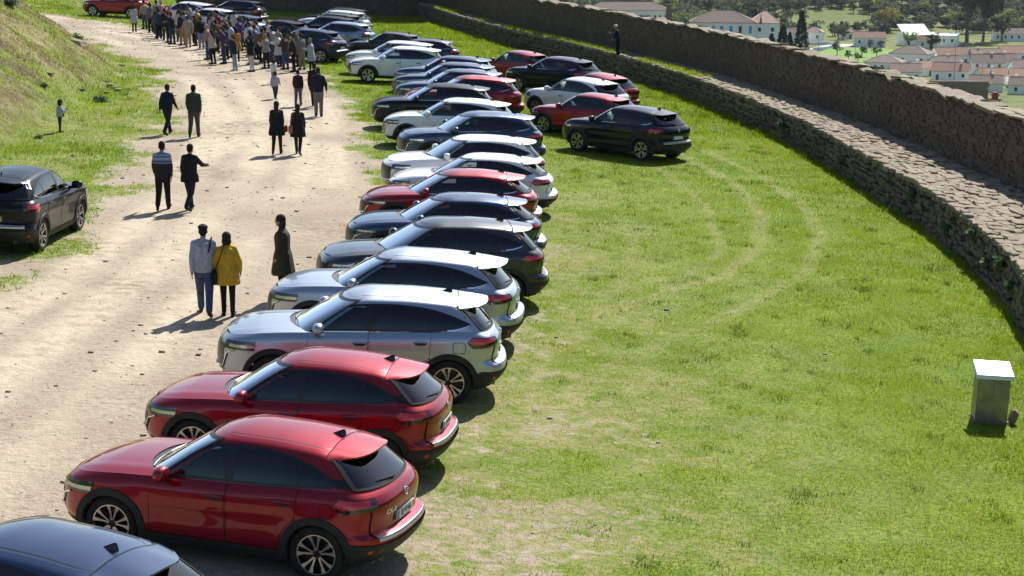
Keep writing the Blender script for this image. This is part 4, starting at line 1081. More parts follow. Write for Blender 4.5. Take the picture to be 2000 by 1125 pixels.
    def zprof(y):
        if abs(y) <= c.gw(1.0): return c.roofz(x0, y)
        lo_, hi_ = .5, 1.0
        for _ in range(20):
            m_ = (lo_ + hi_) / 2
            if c.gw(m_) > abs(y): lo_ = m_
            else: hi_ = m_
        return c.zs(x0) + lo_ * (c.zre(x0) - c.zs(x0))
    for i in range(9):
        u = i / 8; rt = []; rb = []
        for k in range(-8, 9):
            y0 = hw * k / 8; e = abs(k / 8); y = y0 * (1 - .06 * u)
            x = x0 + (x1 - x0) * u + (.80 * (x0 - x1)) * u * e ** 3.2
            sl = (c.roofz(x0 + .12, 0) - c.roofz(x0 + .04, 0)) / .08
            z = zprof(y0) + .004 + (x - x0) * (sl + .02 * u)
            rt.append((x, y, z)); rb.append((x, y, z - (.045 - .025 * u) - .05 * e ** 5 * (1 - u)))
        topg.append(rt); botg.append(rb)
    sp.grid(topg); sp.grid(botg, flip=True)
    sp.grid([topg[-1], botg[-1]]); sp.grid([[r_[0] for r_ in topg], [r_[0] for r_ in botg]]); sp.grid([[r_[-1] for r_ in topg], [r_[-1] for r_ in botg]], flip=True)
    spo = sp.build('spoiler', P, root, angle=50)
    if c.spec != 'CX3':
        for sg in (1, -1):
            sb = MBC()
            q = [c.gend(sg * R(78), v, True, .012) for v in (.95, .55)] + [c.gend(sg * R(60), v, True, .02) for v in (.62, .95)]
            sb.poly(q if sg > 0 else q[::-1])
            sb.build('spoiler_fin', TRIM, spo, smooth=False)
    gp = MBC(); gp.grid([[(x0 + d, hw * .97 * k / 8, zprof(hw * .97 * k / 8) + .009) for d in (.006, -.006)] for k in range(-8, 9)]).build('spoiler_gap', GAPM, spo)
    # ---------- hood
    hx, hk, hc = c.hood; rows = []
    def hoodz(x, y):
        W = max(.05, c.wl(x, 1.0)); e = min(1.0, max(0, (c.xf(1.0) - x) / .5)) ** .6
        k = min(1.0, abs(y) / W)
        return c.zs(x) + (hc * e) * (1 - k ** 2.4) + .010 * e * math.exp(-((k - .78) / .10) ** 2)
    for i in range(25):
        u = i / 24; row = []
        for k in range(-12, 13):
            e = k / 12
            xe = hx - hk * abs(e) ** 2.2; xs = c.xf(1.0) - .001
            x = xs + (xe - xs) * (u ** .8)
            W = max(.02, c.wl(x, 1.0)); row.append((x, W * e, hoodz(x, W * e)))
        rows.append(row)
    MBC().grid(rows).build('hood', P, root, angle=60)
    cw = MBC(); rows = []
    for i in range(5):
        row = []
        for k in range(-12, 13):
            e = k / 12; xe = hx - hk * abs(e) ** 2.2 + .02 - .33 * i / 4
            W = c.wl(xe, 1.0); y = W * e * .96; row.append((xe, y, hoodz(min(xe, hx), y) - .012 - .012 * i))
        rows.append(row)
    cowl = cw.grid(rows).build('cowl', TRIM, root)
    # ---------- windscreen and rear window
    ws = MBC().grid([[c.gend(R(-78 + 156 * k / 20), .02 + .925 * i / 12, False, .008) for i in range(13)] for k in range(21)], flip=True)
    wso = ws.build('windscreen', G_SHIELD, root)
    fr = MBC()
    for sg in (1, -1):
        fr.grid([[c.gend(sg * R(a_), .945 * i / 12, False, .011) for a_ in (79, 73)] for i in range(13)], flip=(sg > 0))
    fr.grid([[c.gend(R(-78 + 156 * k / 20), v, False, .011) for v in (.905, .95)] for k in range(21)], flip=True)
    fr.build('screen_border', TRIM, wso)
    for y0, ln in ((.52, .62), (-.08, .55)):
        wp = MBC(); pts = []
        for i in range(7):
            yy = y0 - ln * i / 6; ph = math.asin(min(.999, (abs(yy) / c.gw(.1)) ** (c.Gnf / 2))) * (1 if yy >= 0 else -1)
            p = c.gend(ph, .07 + .05 * math.sin(i / 6 * math.pi), False, .022); pts.append(p)
        wp.tube(pts, .009, 5); wp.build('wiper', TRIM, wso)
    tg_hi = .80; tg_lo = .10
    tgw = MBC().grid([[c.gend(R(-66 + 132 * k / 18), tg_lo + (tg_hi + .14 - tg_lo) * i / 10 + .0 * abs(k), True, .011) for i in range(11)] for k in range(19)])
    # ---------- tailgate
    tg = MBC(); zlo, zhi = c.plate - .13, c.zs(-2.0) - .02
    for sg in (1, -1):
        tg.grid([[c.end(1.42 + .58 * k / 8, zlo + (zhi - zlo) * i / 10, -1.6, True, .008, sg) for i in range(11)] for k in range(9)], flip=(sg > 0))
    tailgate = tg.build('tailgate', P, root, angle=50)
    tgw.build('rear_window', G_DARK, tailgate)
    br = MBC()
    for sg in (1, -1):
        br.grid([[c.gend(sg * R(a_), tg_lo - .02 + (tg_hi + .17 - tg_lo) * i / 10, True, .013) for a_ in (69, 61)] for i in range(11)], flip=(sg < 0))
    br.grid([[c.gend(R(-67 + 134 * k / 18), v, True, .015) for v in (tg_lo - .04, tg_lo + .035)] for k in range(19)])
    br.build('window_border', GAPM, tailgate)
    wp = MBC(); wp.tube([c.gend(R(a_), .17 + .02 * i, True, .03) for i, a_ in enumerate((2, 8, 14, 21, 28))], [.016, .013, .011, .009, .006], 6).build('rear_wiper', TRIM, tailgate)
    gl = MBC()
    for sg in (1, -1):
        gl.grid([[c.end(1.42 + d, zlo + (zhi - .10 - zlo) * i / 8, -1.6, True, .0105, sg) for d in (-.006, .010)] for i in range(9)], flip=(sg < 0))
    gl.grid([[c.end(1.42 + .58 * abs(k) / 8, zlo + d, -1.6, True, .0105, 1 if k >= 0 else -1) for d in (-.005, .005)] for k in range(-8, 9)])
    gl.build('tailgate_gap', GAPM, tailgate)
    # emblem: ring with a winged mark
    def rearpt(y, z, off):
        t = (z - c.zb(-2.1)) / (c.zs(-2.0) - c.zb(-2.1)); xe = c.xr(t); W = c.w(t)
        k = min(.999, abs(y) / W); x = xe + c.Rr - c.Rr * (1 - k ** c.nr) ** (1 / c.nr)
        return (x - off, y, z)
    em = MBC()
    for i in range(20):
        pass
    ringp = [(.062 * math.cos(i * 2 * math.pi / 20), .048 * math.sin(i * 2 * math.pi / 20)) for i in range(20)]
    rows = [[rearpt(p[0], c.emblem + p[1], .019) for p in ringp], [rearpt(p[0] * .8, c.emblem + p[1] * .78, .023) for p in ringp], [rearpt(p[0] * .78, c.emblem + p[1] * .75, .009) for p in ringp]]
    em.grid(rows, close_v=True)
    for sg in (1, -1):
        em.tube([rearpt(0, c.emblem - .010, .020), rearpt(sg * .022, c.emblem + .010, .020), rearpt(sg * .050, c.emblem + .016, .020)], [.006, .006, .004], 5)
    em.build('emblem', CHROME, tailgate)
    # number plate
    pl = MBC(); pz = c.plate
    b0 = rearpt(0, pz, .018)[0] - .004
    pl.box(b0 - .008, b0 + .012, -.26, .26, pz - .055, pz + .055, 0)
    pl.box(b0 - .0095, b0 - .0075, .215, .258, pz - .053, pz + .053, 1)
    pl.box(b0 - .0095, b0 - .0075, -.258, -.222, pz - .053, pz + .053, 2)
    plate = pl.build('number_plate', [PLATEW, PLATEB, PLATEY], root, smooth=False)
    c.plate_x = b0 - .0102
    rc = MBC(); rc.grid([[rearpt(.32 * k / 6, pz + d, .0115) for d in (-.05, .085)] for k in range(-6, 7)], flip=False)
    rc.build('plate_recess', TRIM, tailgate)
    # ---------- rear bumper: dark lower shell, pale step with sky reflection in its colour, reflectors, exhausts
    bm_ = MBC(); zt = c.zb(-2) + .30 * (c.zs(-2) - c.zb(-2))
    for sg in (1, -1):
        x0r = -c.wb - c.wr - .03
        bm_.grid([[c.end(q, c.zb(-2) + .005 + (zt - c.zb(-2)) * i / 6 - (.05 * max(0, 1 - q) if i == 6 else 0) - (.03 if i == 0 else 0), x0r, True, .020, sg) for i in range(7)] for q in [0, .25, .5, .75, 1, 1.2, 1.4, 1.6, 1.8, 1.9, 2.0]], flip=(sg > 0))
    bump = bm_.build('rear_bumper', PLASTIC, root, angle=50)
    tA, tB = (.385, .44) if c.spec == 'CX3' else ((.40, .47) if c.spec == 'CX5' else (.38, .45))
    st = MBC(); rows = []
    for k in range(-12, 13):
        ph = R(k / 12 * 52); row = []
        for i in range(6):
            t = tA - .04 + (tB - tA + .045) * i / 5; n = c.nr
            xe = c.xr(t); ca, sa = math.cos(abs(ph)) ** (2 / n), math.sin(abs(ph)) ** (2 / n)
            x = xe + c.Rr - c.Rr * ca; y = c.w(t) * sa * (1 if ph >= 0 else -1)
            row.append((x - .004, y, c.zb(x) + t * (c.zs(x) - c.zb(x)) + .004))
        rows.append(row)
    st.grid(rows).build('bumper_step', STEP, bump)
    for sg in (1, -1):
        z0 = c.zb(-2) + .13
        MBC().grid([[c.end(1.26 + .24 * k / 5, z0 + .045 * i, -1.6, True, .013, sg) for i in range(2)] for k in range(6)], flip=(sg > 0)).build('reflector', REFL, bump)
        MBC().lathe_y([(.0, 0), (.034, 0), (.036, .12), (.030, .12), (.028, .02), (0, .02)], 14).build('exhaust', DUSTP, bump).matrix_local = Matrix.Translation((c.xr(.0) + .09, sg * .52, c.zb(-2) + .01)) @ Matrix.Rotation(R(90), 4, 'Z')
    # ---------- lamps
    tx, tz, zt_, zb_, yend = c.tl
    for sg in (1, -1):
        rows = []; rows2 = []
        qs = [k / 14 * 1.52 for k in range(15)]
        for q in qs:
            f = q / 1.52
            hi = tz + .02 + (zt_ - tz - .02) * min(1, f * 2.2); lo = tz + .01 - (tz + .01 - zb_) * math.sin(min(1, f * 1.9) * math.pi / 2) * (1 - .55 * max(0, f - .6) / .4)
            rows.append([c.end(q, lo + (hi - lo) * i / 5, tx, True, .012 * min(1, f * 6 + .2), sg) for i in range(6)])
        tl = MBC().grid(rows, flip=(sg > 0)).build('tail_lamp', LAMPRD, root, angle=60)
        rows2 = []
        for q in qs[1:14]:
            f = q / 1.52
            hi = tz + .02 + (zt_ - tz - .02) * min(1, f * 2.2); lo = tz + .01 - (tz + .01 - zb_) * math.sin(min(1, f * 1.9) * math.pi / 2) * (1 - .55 * max(0, f - .6) / .4)
            hi -= .012; lo = lo + (hi - lo) * (.42 + .10 * math.sin(f * 8))
            rows2.append([c.end(q, lo + (hi - lo) * i / 3, tx, True, .0155, sg) for i in range(4)])
        MBC().grid(rows2, flip=(sg > 0)).build('lamp_lens', LAMPR, tl)
        hx_, hz, hb = c.hl; rows = []; rows2 = []
        for k in range(13):
            q = .0 + 1.50 * k / 12; f = q / 1.5
            hi = hz + .005 - .035 * f; lo = hz - .005 - (hz - hb) * math.sin(min(1, f * 1.3) * math.pi / 2) + .02 * max(0, f - .7)
            rows.append([c.end(q, lo + (hi - lo) * i / 4, hx_, False, .010 * min(1, f * 6 + .2), sg) for i in range(5)])
            if 6 <= k <= 11: rows2.append([c.end(q, lo + (hi - lo) * g_, hx_, False, .0125, sg) for g_ in (.28, .45, .62)])
        hl = MBC().grid(rows, flip=(sg < 0)).build('headlight', LAMPD, root, angle=60)
        MBC().grid(rows2, flip=(sg < 0)).build('lamp_insert', LAMPC, hl)
    # ---------- front: grille, chrome wing, lower bumper
    gr = MBC(); zg0, zg1 = c.zb(2) + .16, c.hl[1] - .10
    for sg in (1, -1):
        gr.grid([[c.end(1.50 + .5 * k / 6, zg0 + (zg1 - zg0) * i / 6, 1.5, False, .006, sg) for i in range(7)] for k in range(7)], flip=(sg < 0))
    grille = gr.build('grille', TRIM, root)
    wg_ = MBC(); wg_.tube([c.end(1.25 + .15 * k / 2, c.hl[2] - .01 - .03 * k, 1.5, False, .016, 1) for k in range(3)] + [c.end(1.5 + .5 * k / 5, zg0 + .08 - .05 * k / 5, 1.5, False, .02, 1) for k in range(6)]
        + [c.end(2.0 - .5 * k / 5, zg0 + .03 + .05 * k / 5, 1.5, False, .02, -1) for k in range(1, 6)] + [c.end(1.4 - .15 * k / 2, c.hl[2] - .07 + .03 * k, 1.5, False, .016, -1) for k in range(3)], .014, 6)
    wg_.build('grille_wing', CHROME, grille)
    lb = MBC()
    for sg in (1, -1):
        lb.grid([[c.end(q, c.zb(2) + .005 + .115 * i / 4, c.wb + c.wr + .03, False, .008, sg) for i in range(5)] for q in [0, .5, 1, 1.2, 1.4, 1.6, 1.8, 2.0]], flip=(sg < 0))
    lb.build('front_bumper', PLASTIC, root)
    # ---------- flank pieces
    nlo, nhi = c.win_lo, c.win_hi
    for sg in (1, -1):
        fl_ = (sg > 0)
        def patch(xs, lo, hi, nr, off):
            return [[c.side(x, lo(x) + (hi(x) - lo(x)) * i / nr, off, sg) for i in range(nr + 1)] for x in xs]
        lin = lambda a_, b__, n: [a_ + (b__ - a_) * i / n for i in range(n + 1)]
        # arch trims with liner
        for cx in (c.wb, -c.wb):
            ar = MBC(); rows = []
            for k in range(33):
                th = R(-14 + 208 * k / 32); row = []
                for rr, off in ((c.wr + .115, .002), (c.wr + .110, .016), (c.wr + .03, .018), (c.wr + .022, .004)):
                    x = cx + rr * math.cos(th); z = max(c.zb(cx) + .005, c.wr + rr * math.sin(th)); row.append(c.side(x, z, off, sg))
                x = cx + (c.wr + .022) * math.cos(th); z = max(.12, c.wr + (c.wr + .022) * math.sin(th)); row.append((x, sg * .50, z))
                rows.append(row)
            ar.grid(rows, flip=not fl_)
            ar.r.append(len(ar.f)); ar.poly([(cx + (c.wr + .03) * math.cos(R(-14 + 208 * k / 32)), sg * .51, max(.12, c.wr + (c.wr + .03) * math.sin(R(-14 + 208 * k / 32)))) for k in range(33)])
            ar.build('arch_trim', PLASTIC, root, angle=45)
        MBC().grid(patch(lin(c.wb - c.wr - .06, -c.wb + c.wr + .06, 24), lambda x: c.zb(x) + .004, lambda x: c.zb(x) + .125, 4, .010), flip=fl_).build('sill_trim', PLASTIC, root)
        # doors: front and rear, each with window, handle and gaps
        dz0 = lambda x: c.zb(x) + .14
        dzt = lambda x: c.zs(x) - .004
        xa = c.wb - c.wr - .16
        def door(x0, x1, handle_x, wx0, wx1, gm, rear):
            def shp(x):
                lo = dz0(x)
                if rear:   # lower edge follows the wheel arch
                    d = abs(x + c.wb); r_ = c.wr + .135
                    if d < r_: lo = max(lo, c.wr + math.sqrt(r_ * r_ - d * d))
                return lo
            d = MBC().grid(patch(lin(x0, x1, 26), shp, dzt, 14, .0035), flip=fl_).build('door', P, root, angle=60)
            g = MBC()
            for pts in ([(x0, dzt(x0)), (x0 + .02, dz0(x0) + .35), (x0, dz0(x0))], [(x1, dzt(x1)), (x1 + .0, max(shp(x1), dz0(x1)))], [(x, shp(x)) for x in lin(x0, x1, 18)]):
                P_ = []
                for i in range(len(pts) - 1):
                    for k in range(6): P_.append((pts[i][0] + (pts[i + 1][0] - pts[i][0]) * k / 6, pts[i][1] + (pts[i + 1][1] - pts[i][1]) * k / 6))
                P_.append(pts[-1]); rows = []
                for i, (px, pz) in enumerate(P_):
                    q0 = P_[max(0, i - 1)]; q1 = P_[min(len(P_) - 1, i + 1)]; dx, dz_ = q1[0] - q0[0], q1[1] - q0[1]; l = math.hypot(dx, dz_) or 1
                    nx, nz = -dz_ / l * .0040, dx / l * .0040
                    rows.append([c.side(px + nx, pz + nz, .0052, sg), c.side(px - nx, pz - nz, .0052, sg)])
                g.grid(rows, flip=fl_); g.grid(rows, flip=not fl_) if False else None
            g.build('door_gap', GAPM, d)
            MBC().grid(patch(lin(wx0, wx1, 22), lambda x: nlo(x) + .004, lambda x: nhi(x) - .004, 6, .004), flip=fl_).build('window', gm, d)
            # handle with recess
            hz = c.zs(handle_x) - .155
            MBC().poly([c.side(handle_x + .10 * math.cos(i * math.pi / 8), hz + .033 * math.sin(i * math.pi / 8) - .004, .0055, sg) for i in (range(16) if fl_ else range(15, -1, -1))]).build('handle_recess', TRIM, d)
            MBC().tube([c.side(handle_x + .115 - .23 * i / 8, hz + .012 + .006 * math.sin(i / 8 * math.pi), .010 + .020 * math.sin(i / 8 * math.pi) ** .5, sg) for i in range(9)], [.009, .014, .016, .017, .017, .017, .016, .014, .009], 8).build('handle', P, d)
            return d
        xB = c.bpil
        df = door(xB, xa, xB + .13, xB + .035, c.wx[0], G_CLEAR, False)
        dr = door(c.dpil - .02, xB - .012, c.dpil + .14, c.wx[1], xB - .035, G_DARK, True)
        # window surround: black rim along the glass, B pillar, bright waist strip
        sr = MBC()
        xs = lin(c.wx[1] - .012, c.wx[0] + .02, 40)
        sr.grid([[c.side(x, nhi(x) + d, .006, sg) for d in (-.020, .014)] for x in xs], flip=fl_)
        sr.grid([[c.side(x, nlo(x) + d, .006, sg) for d in (-.016, .016)] for x in xs], flip=fl_)
        sr.grid([[c.side(x, nlo(x) + (nhi(x) - nlo(x)) * i / 6, .0065, sg) for i in range(7)] for x in (xB - .05, xB + .05)], flip=fl_)
        sr.grid([[c.side(x, nlo(x) + (nhi(x) - nlo(x)) * i / 6, .0065, sg) for i in range(7)] for x in (c.dpil - .01, c.dpil + .03)], flip=fl_)
        sr.grid([[c.side(x, nlo(x) + (nhi(x) - nlo(x)) * i / 4, .0065, sg) for i in range(5)] for x in lin(c.wx[0] - .16, c.wx[0] + .02, 4)], flip=fl_)
        if c.quarter_black:   # black panel running back to the tailgate glass
            for k0, k1 in ((0, 1),):
                sr.grid([[c.side(x, nlo(x) + .0 + (max(nhi(x) + .01, nlo(x) + .07) - nlo(x)) * i / 5, .0055, sg) for i in range(6)] for x in lin(-1.70, c.wx[1] + .06, 10)], flip=fl_)
        sr.build('window_surround', TRIM, root)
        if not c.quarter_black:
            q0 = c.wx[1]
            sf = MBC(); sf.grid([[c.side(x, z + d, .0085, sg) for d in (-.010, .010)] for x, z in ([(q0 + .34 - .34 * k / 10, nlo(q0 + .34 - .34 * k / 10) - .004) for k in range(11)])], flip=not fl_)
            sf.grid([[c.side(x, nlo(x) - .018 + d, .0085, sg) for d in (-.006, .006)] for x in lin(c.wx[1] + .30, c.wx[0], 26)], flip=fl_)
            sf.build('window_chrome', CHROME, root)
        # fuel flap
        if sg > 0:
            kind, fx, fz, fr_ = c.fuel; g = MBC(); rows = []
            for i in range(25):
                th = i / 24 * 2 * math.pi
                k = 1.0 if kind == 'round' else 1.0 / (abs(math.cos(th)) ** 5 + abs(math.sin(th)) ** 5) ** .2
                rows.append([c.side(fx + (fr_ + d) * k * math.cos(th) * (1 if kind == 'round' else 1.12), fz + (fr_ + d) * k * math.sin(th), .004, sg) for d in (-.004, .004)])
            g.grid(rows, flip=True).build('fuel_flap_gap', GAPM, root)
        # door mirror
        mx, mz = c.wx[0] - .20, c.zs(.6) + .095
        my = c.side(mx, c.zs(mx) - .02, 0, sg)[1]
        mm = MBC(); rows = []
        for i in range(11):
            t = math.pi * i / 10; r0 = math.sin(t) ** .75
            rows.append([(mx - .06 + (.105 if math.cos(a_) > 0 else .065) * r0 * abs(math.cos(a_)) ** .8 * (1 if math.cos(a_) > 0 else -1), my + sg * (.165 - .125 * math.cos(t)), mz + .005 * math.cos(t) + .090 * r0 * abs(math.sin(a_)) ** .8 * (1 if math.sin(a_) > 0 else -1)) for a_ in [k * 2 * math.pi / 14 for k in range(14)]])
        mir = mm.grid(rows, close_v=True, flip=(sg > 0)).build('door_mirror', P, root, angle=70)
        mb = MBC(); mb.tube([(mx - .02, my - sg * .03, mz - .085), (mx - .03, my + sg * .06, mz - .07), (mx - .05, my + sg * .12, mz - .05)], [.04, .035, .045], 8); mb.build('mirror_base', TRIM, mir)
    # ---------- cabin
    cb = MBC(); zf = c.zb(0) + .12; zs0 = c.zs(0)
    def seat(x, y, wd, tall):
        cb.hexa([(x - .25, y - wd, zf), (x + .28, y - wd, zf), (x + .28, y + wd, zf), (x - .25, y + wd, zf), (x - .25, y - wd, zf + .26), (x + .28, y - wd, zf + .32), (x + .28, y + wd, zf + .32), (x - .25, y + wd, zf + .26)], 1)
        cb.hexa([(x - .28, y - wd, zf + .2), (x - .10, y - wd, zf + .24), (x - .10, y + wd, zf + .24), (x - .28, y + wd, zf + .2), (x - .50, y - wd * .8, zf + tall), (x - .40, y - wd * .8, zf + tall), (x - .40, y + wd * .8, zf + tall), (x - .50, y + wd * .8, zf + tall)], 1)
        cb.hexa([(x - .52, y - .12, zf + tall + .02), (x - .42, y - .12, zf + tall + .02), (x - .42, y + .12, zf + tall + .02), (x - .52, y + .12, zf + tall + .02), (x - .55, y - .10, zf + tall + .19), (x - .47, y - .10, zf + tall + .19), (x - .47, y + .10, zf + tall + .19), (x - .55, y + .10, zf + tall + .19)], 1)
    for y in (.36, -.36): seat(.10, y, .25, .72)
    seat(-.75, .36, .30, .70); seat(-.75, -.36, .30, .70)
    cb.box(-1.9, 1.1, -.72, .72, zf - .06, zf - .02, 0)
    W_ = .72
    cb.hexa([(.62, -W_, zf + .2), (1.0, -W_, zf + .2), (1.0, W_, zf + .2), (.62, W_, zf + .2), (.66, -W_, zs0 - .04), (1.0, -W_, zs0 - .03), (1.0, W_, zs0 - .03), (.66, W_, zs0 - .04)], 0)
    cb.box(-1.85, -1.2, -.7, .7, zf, zs0 - .12, 0)
    cb.tube([(.56 - .03 * math.sin(i * 2 * math.pi / 18), .36 + .185 * math.cos(i * 2 * math.pi / 18), zs0 - .02 + .175 * math.sin(i * 2 * math.pi / 18)) for i in range(19)], .016, 6, 0)
    cb.tube([(.56, .20, zs0 - .02), (.60, .36, zs0 - .05), (.56, .52, zs0 - .02)], .022, 6, 0); cb.tube([(.60, .36, zs0 - .05), (.75, .36, zs0 - .12)], .05, 8, 0)
    cb.ellip((.36 + c.gf(.9) - .46, 0, zs0 + .30), (.03, .12, .035), 6, 8, 0)
    cb.build('cabin', [CABIN, SEATM], root, smooth=False)
    # ---------- wheels
    wr, rim, tw = c.wr, c.rim, c.tw
    ty = MBC().lathe_y([(rim, -tw), (wr - .035, -tw - .004), (wr - .010, -tw + .012), (wr, -tw + .03), (wr, tw - .03), (wr - .010, tw - .012), (wr - .035, tw + .004), (rim + .02, tw + .002), (rim, tw - .006)], 40, flip=True).mesh('tyre', RUBBER)
    wh = MBC().lathe_y([(0, -.02), (rim * .95, -.02), (rim + .002, -tw * .9), (rim + .002, tw - .012), (rim - .010, tw - .03), (rim * .9, .01), (0, .0)], 32, flip=True).mesh('wheel', ALLOYD)
    sm = MBC(); nsp = 10
    sm.lathe_y([(rim - .002, tw - .012), (rim - .001, tw - .004), (rim - .012, tw - .004), (rim - .014, tw - .016)], 40, 0, flip=True)
    for k in range(nsp):
        pair = k // 2; base = pair * 2 * math.pi / 5 + R(18)
        d = R(15.5) * (1 if k % 2 else -1)
        if spec == 'CX5': d = R(13) * (1 if k % 2 else -1)
        th1 = base + d; th0 = base + d * .55
        r0, r1 = .045, rim - .010
        pts = []
        for rr, th, hw in ((r0, th0, .010), (r0 + (r1 - r0) * .6, th0 + (th1 - th0) * .7, .0125), (r1, th1, .027)):
            cx, cz = rr * math.cos(th), rr * math.sin(th); tx_, tz_ = -math.sin(th), math.cos(th)
            pts.append(((cx + tx_ * hw, cz + tz_ * hw), (cx - tx_ * hw, cz - tz_ * hw)))
        ys = (tw - .032, tw - .018, tw - .008)
        rows = [[(a_[0], yy, a_[1]), (b__[0], yy, b__[1])] for (a_, b__), yy in zip(pts, ys)]
        sm.grid(rows, 0, flip=True)
        sm.grid([[r_[0], (r_[0][0], r_[0][1] - .04, r_[0][2])] for r_ in rows], 1); sm.grid([[(r_[1][0], r_[1][1] - .04, r_[1][2]), r_[1]] for r_ in rows], 1)
    sm.lathe_y([(0, tw - .022), (.030, tw - .022), (.034, tw - .03), (.062, tw - .034), (.066, tw - .06)], 20, 1, flip=True)
    for k in range(5):
        a_ = k * 2 * math.pi / 5; sm.lathe_y([(0, tw - .026), (.008, tw - .026), (.009, tw - .04)], 6, 0, (.05 * math.cos(a_), 0, .05 * math.sin(a_)), flip=True)
    rm = sm.mesh('rim', [ALLOY, ALLOYD], smooth=True, angle=30)
    for cx in (c.wb, -c.wb):
        for sg in (1, -1):
            o = bpy.data.objects.new('wheel', wh); COL.objects.link(o); o.parent = root
            o.matrix_local = Matrix.Translation((cx, sg * (c.yw - tw - .012), c.wr)) @ Matrix.Rotation(0 if sg > 0 else math.pi, 4, 'Z') @ Matrix.Rotation(random.uniform(0, 6), 4, 'Y')
            for me, nm in ((ty, 'tyre'), (rm, 'rim')):
                q = bpy.data.objects.new(nm, me); COL.objects.link(q); q.parent = o
    root['plate_x'] = c.plate_x; root['plate_z'] = c.plate
    return root

def recolor(o, P):
    for s in o.material_slots:
        if s.material and s.material.name.startswith('paint_'):
            s.link = 'OBJECT'; s.material = P
    for ch in o.children: recolor(ch, P)

def text_mesh(name, txt, size, ext=0.002, bold=0.0):
    cu = bpy.data.curves.new(name, 'FONT'); cu.body = txt; cu.size = size; cu.align_x = 'CENTER'; cu.align_y = 'CENTER'; cu.extrude = ext; cu.offset = bold
    o = bpy.data.objects.new(name, cu)
    me = evaluated_mesh(o, name)
    bpy.data.objects.remove(o); bpy.data.curves.remove(cu); return me
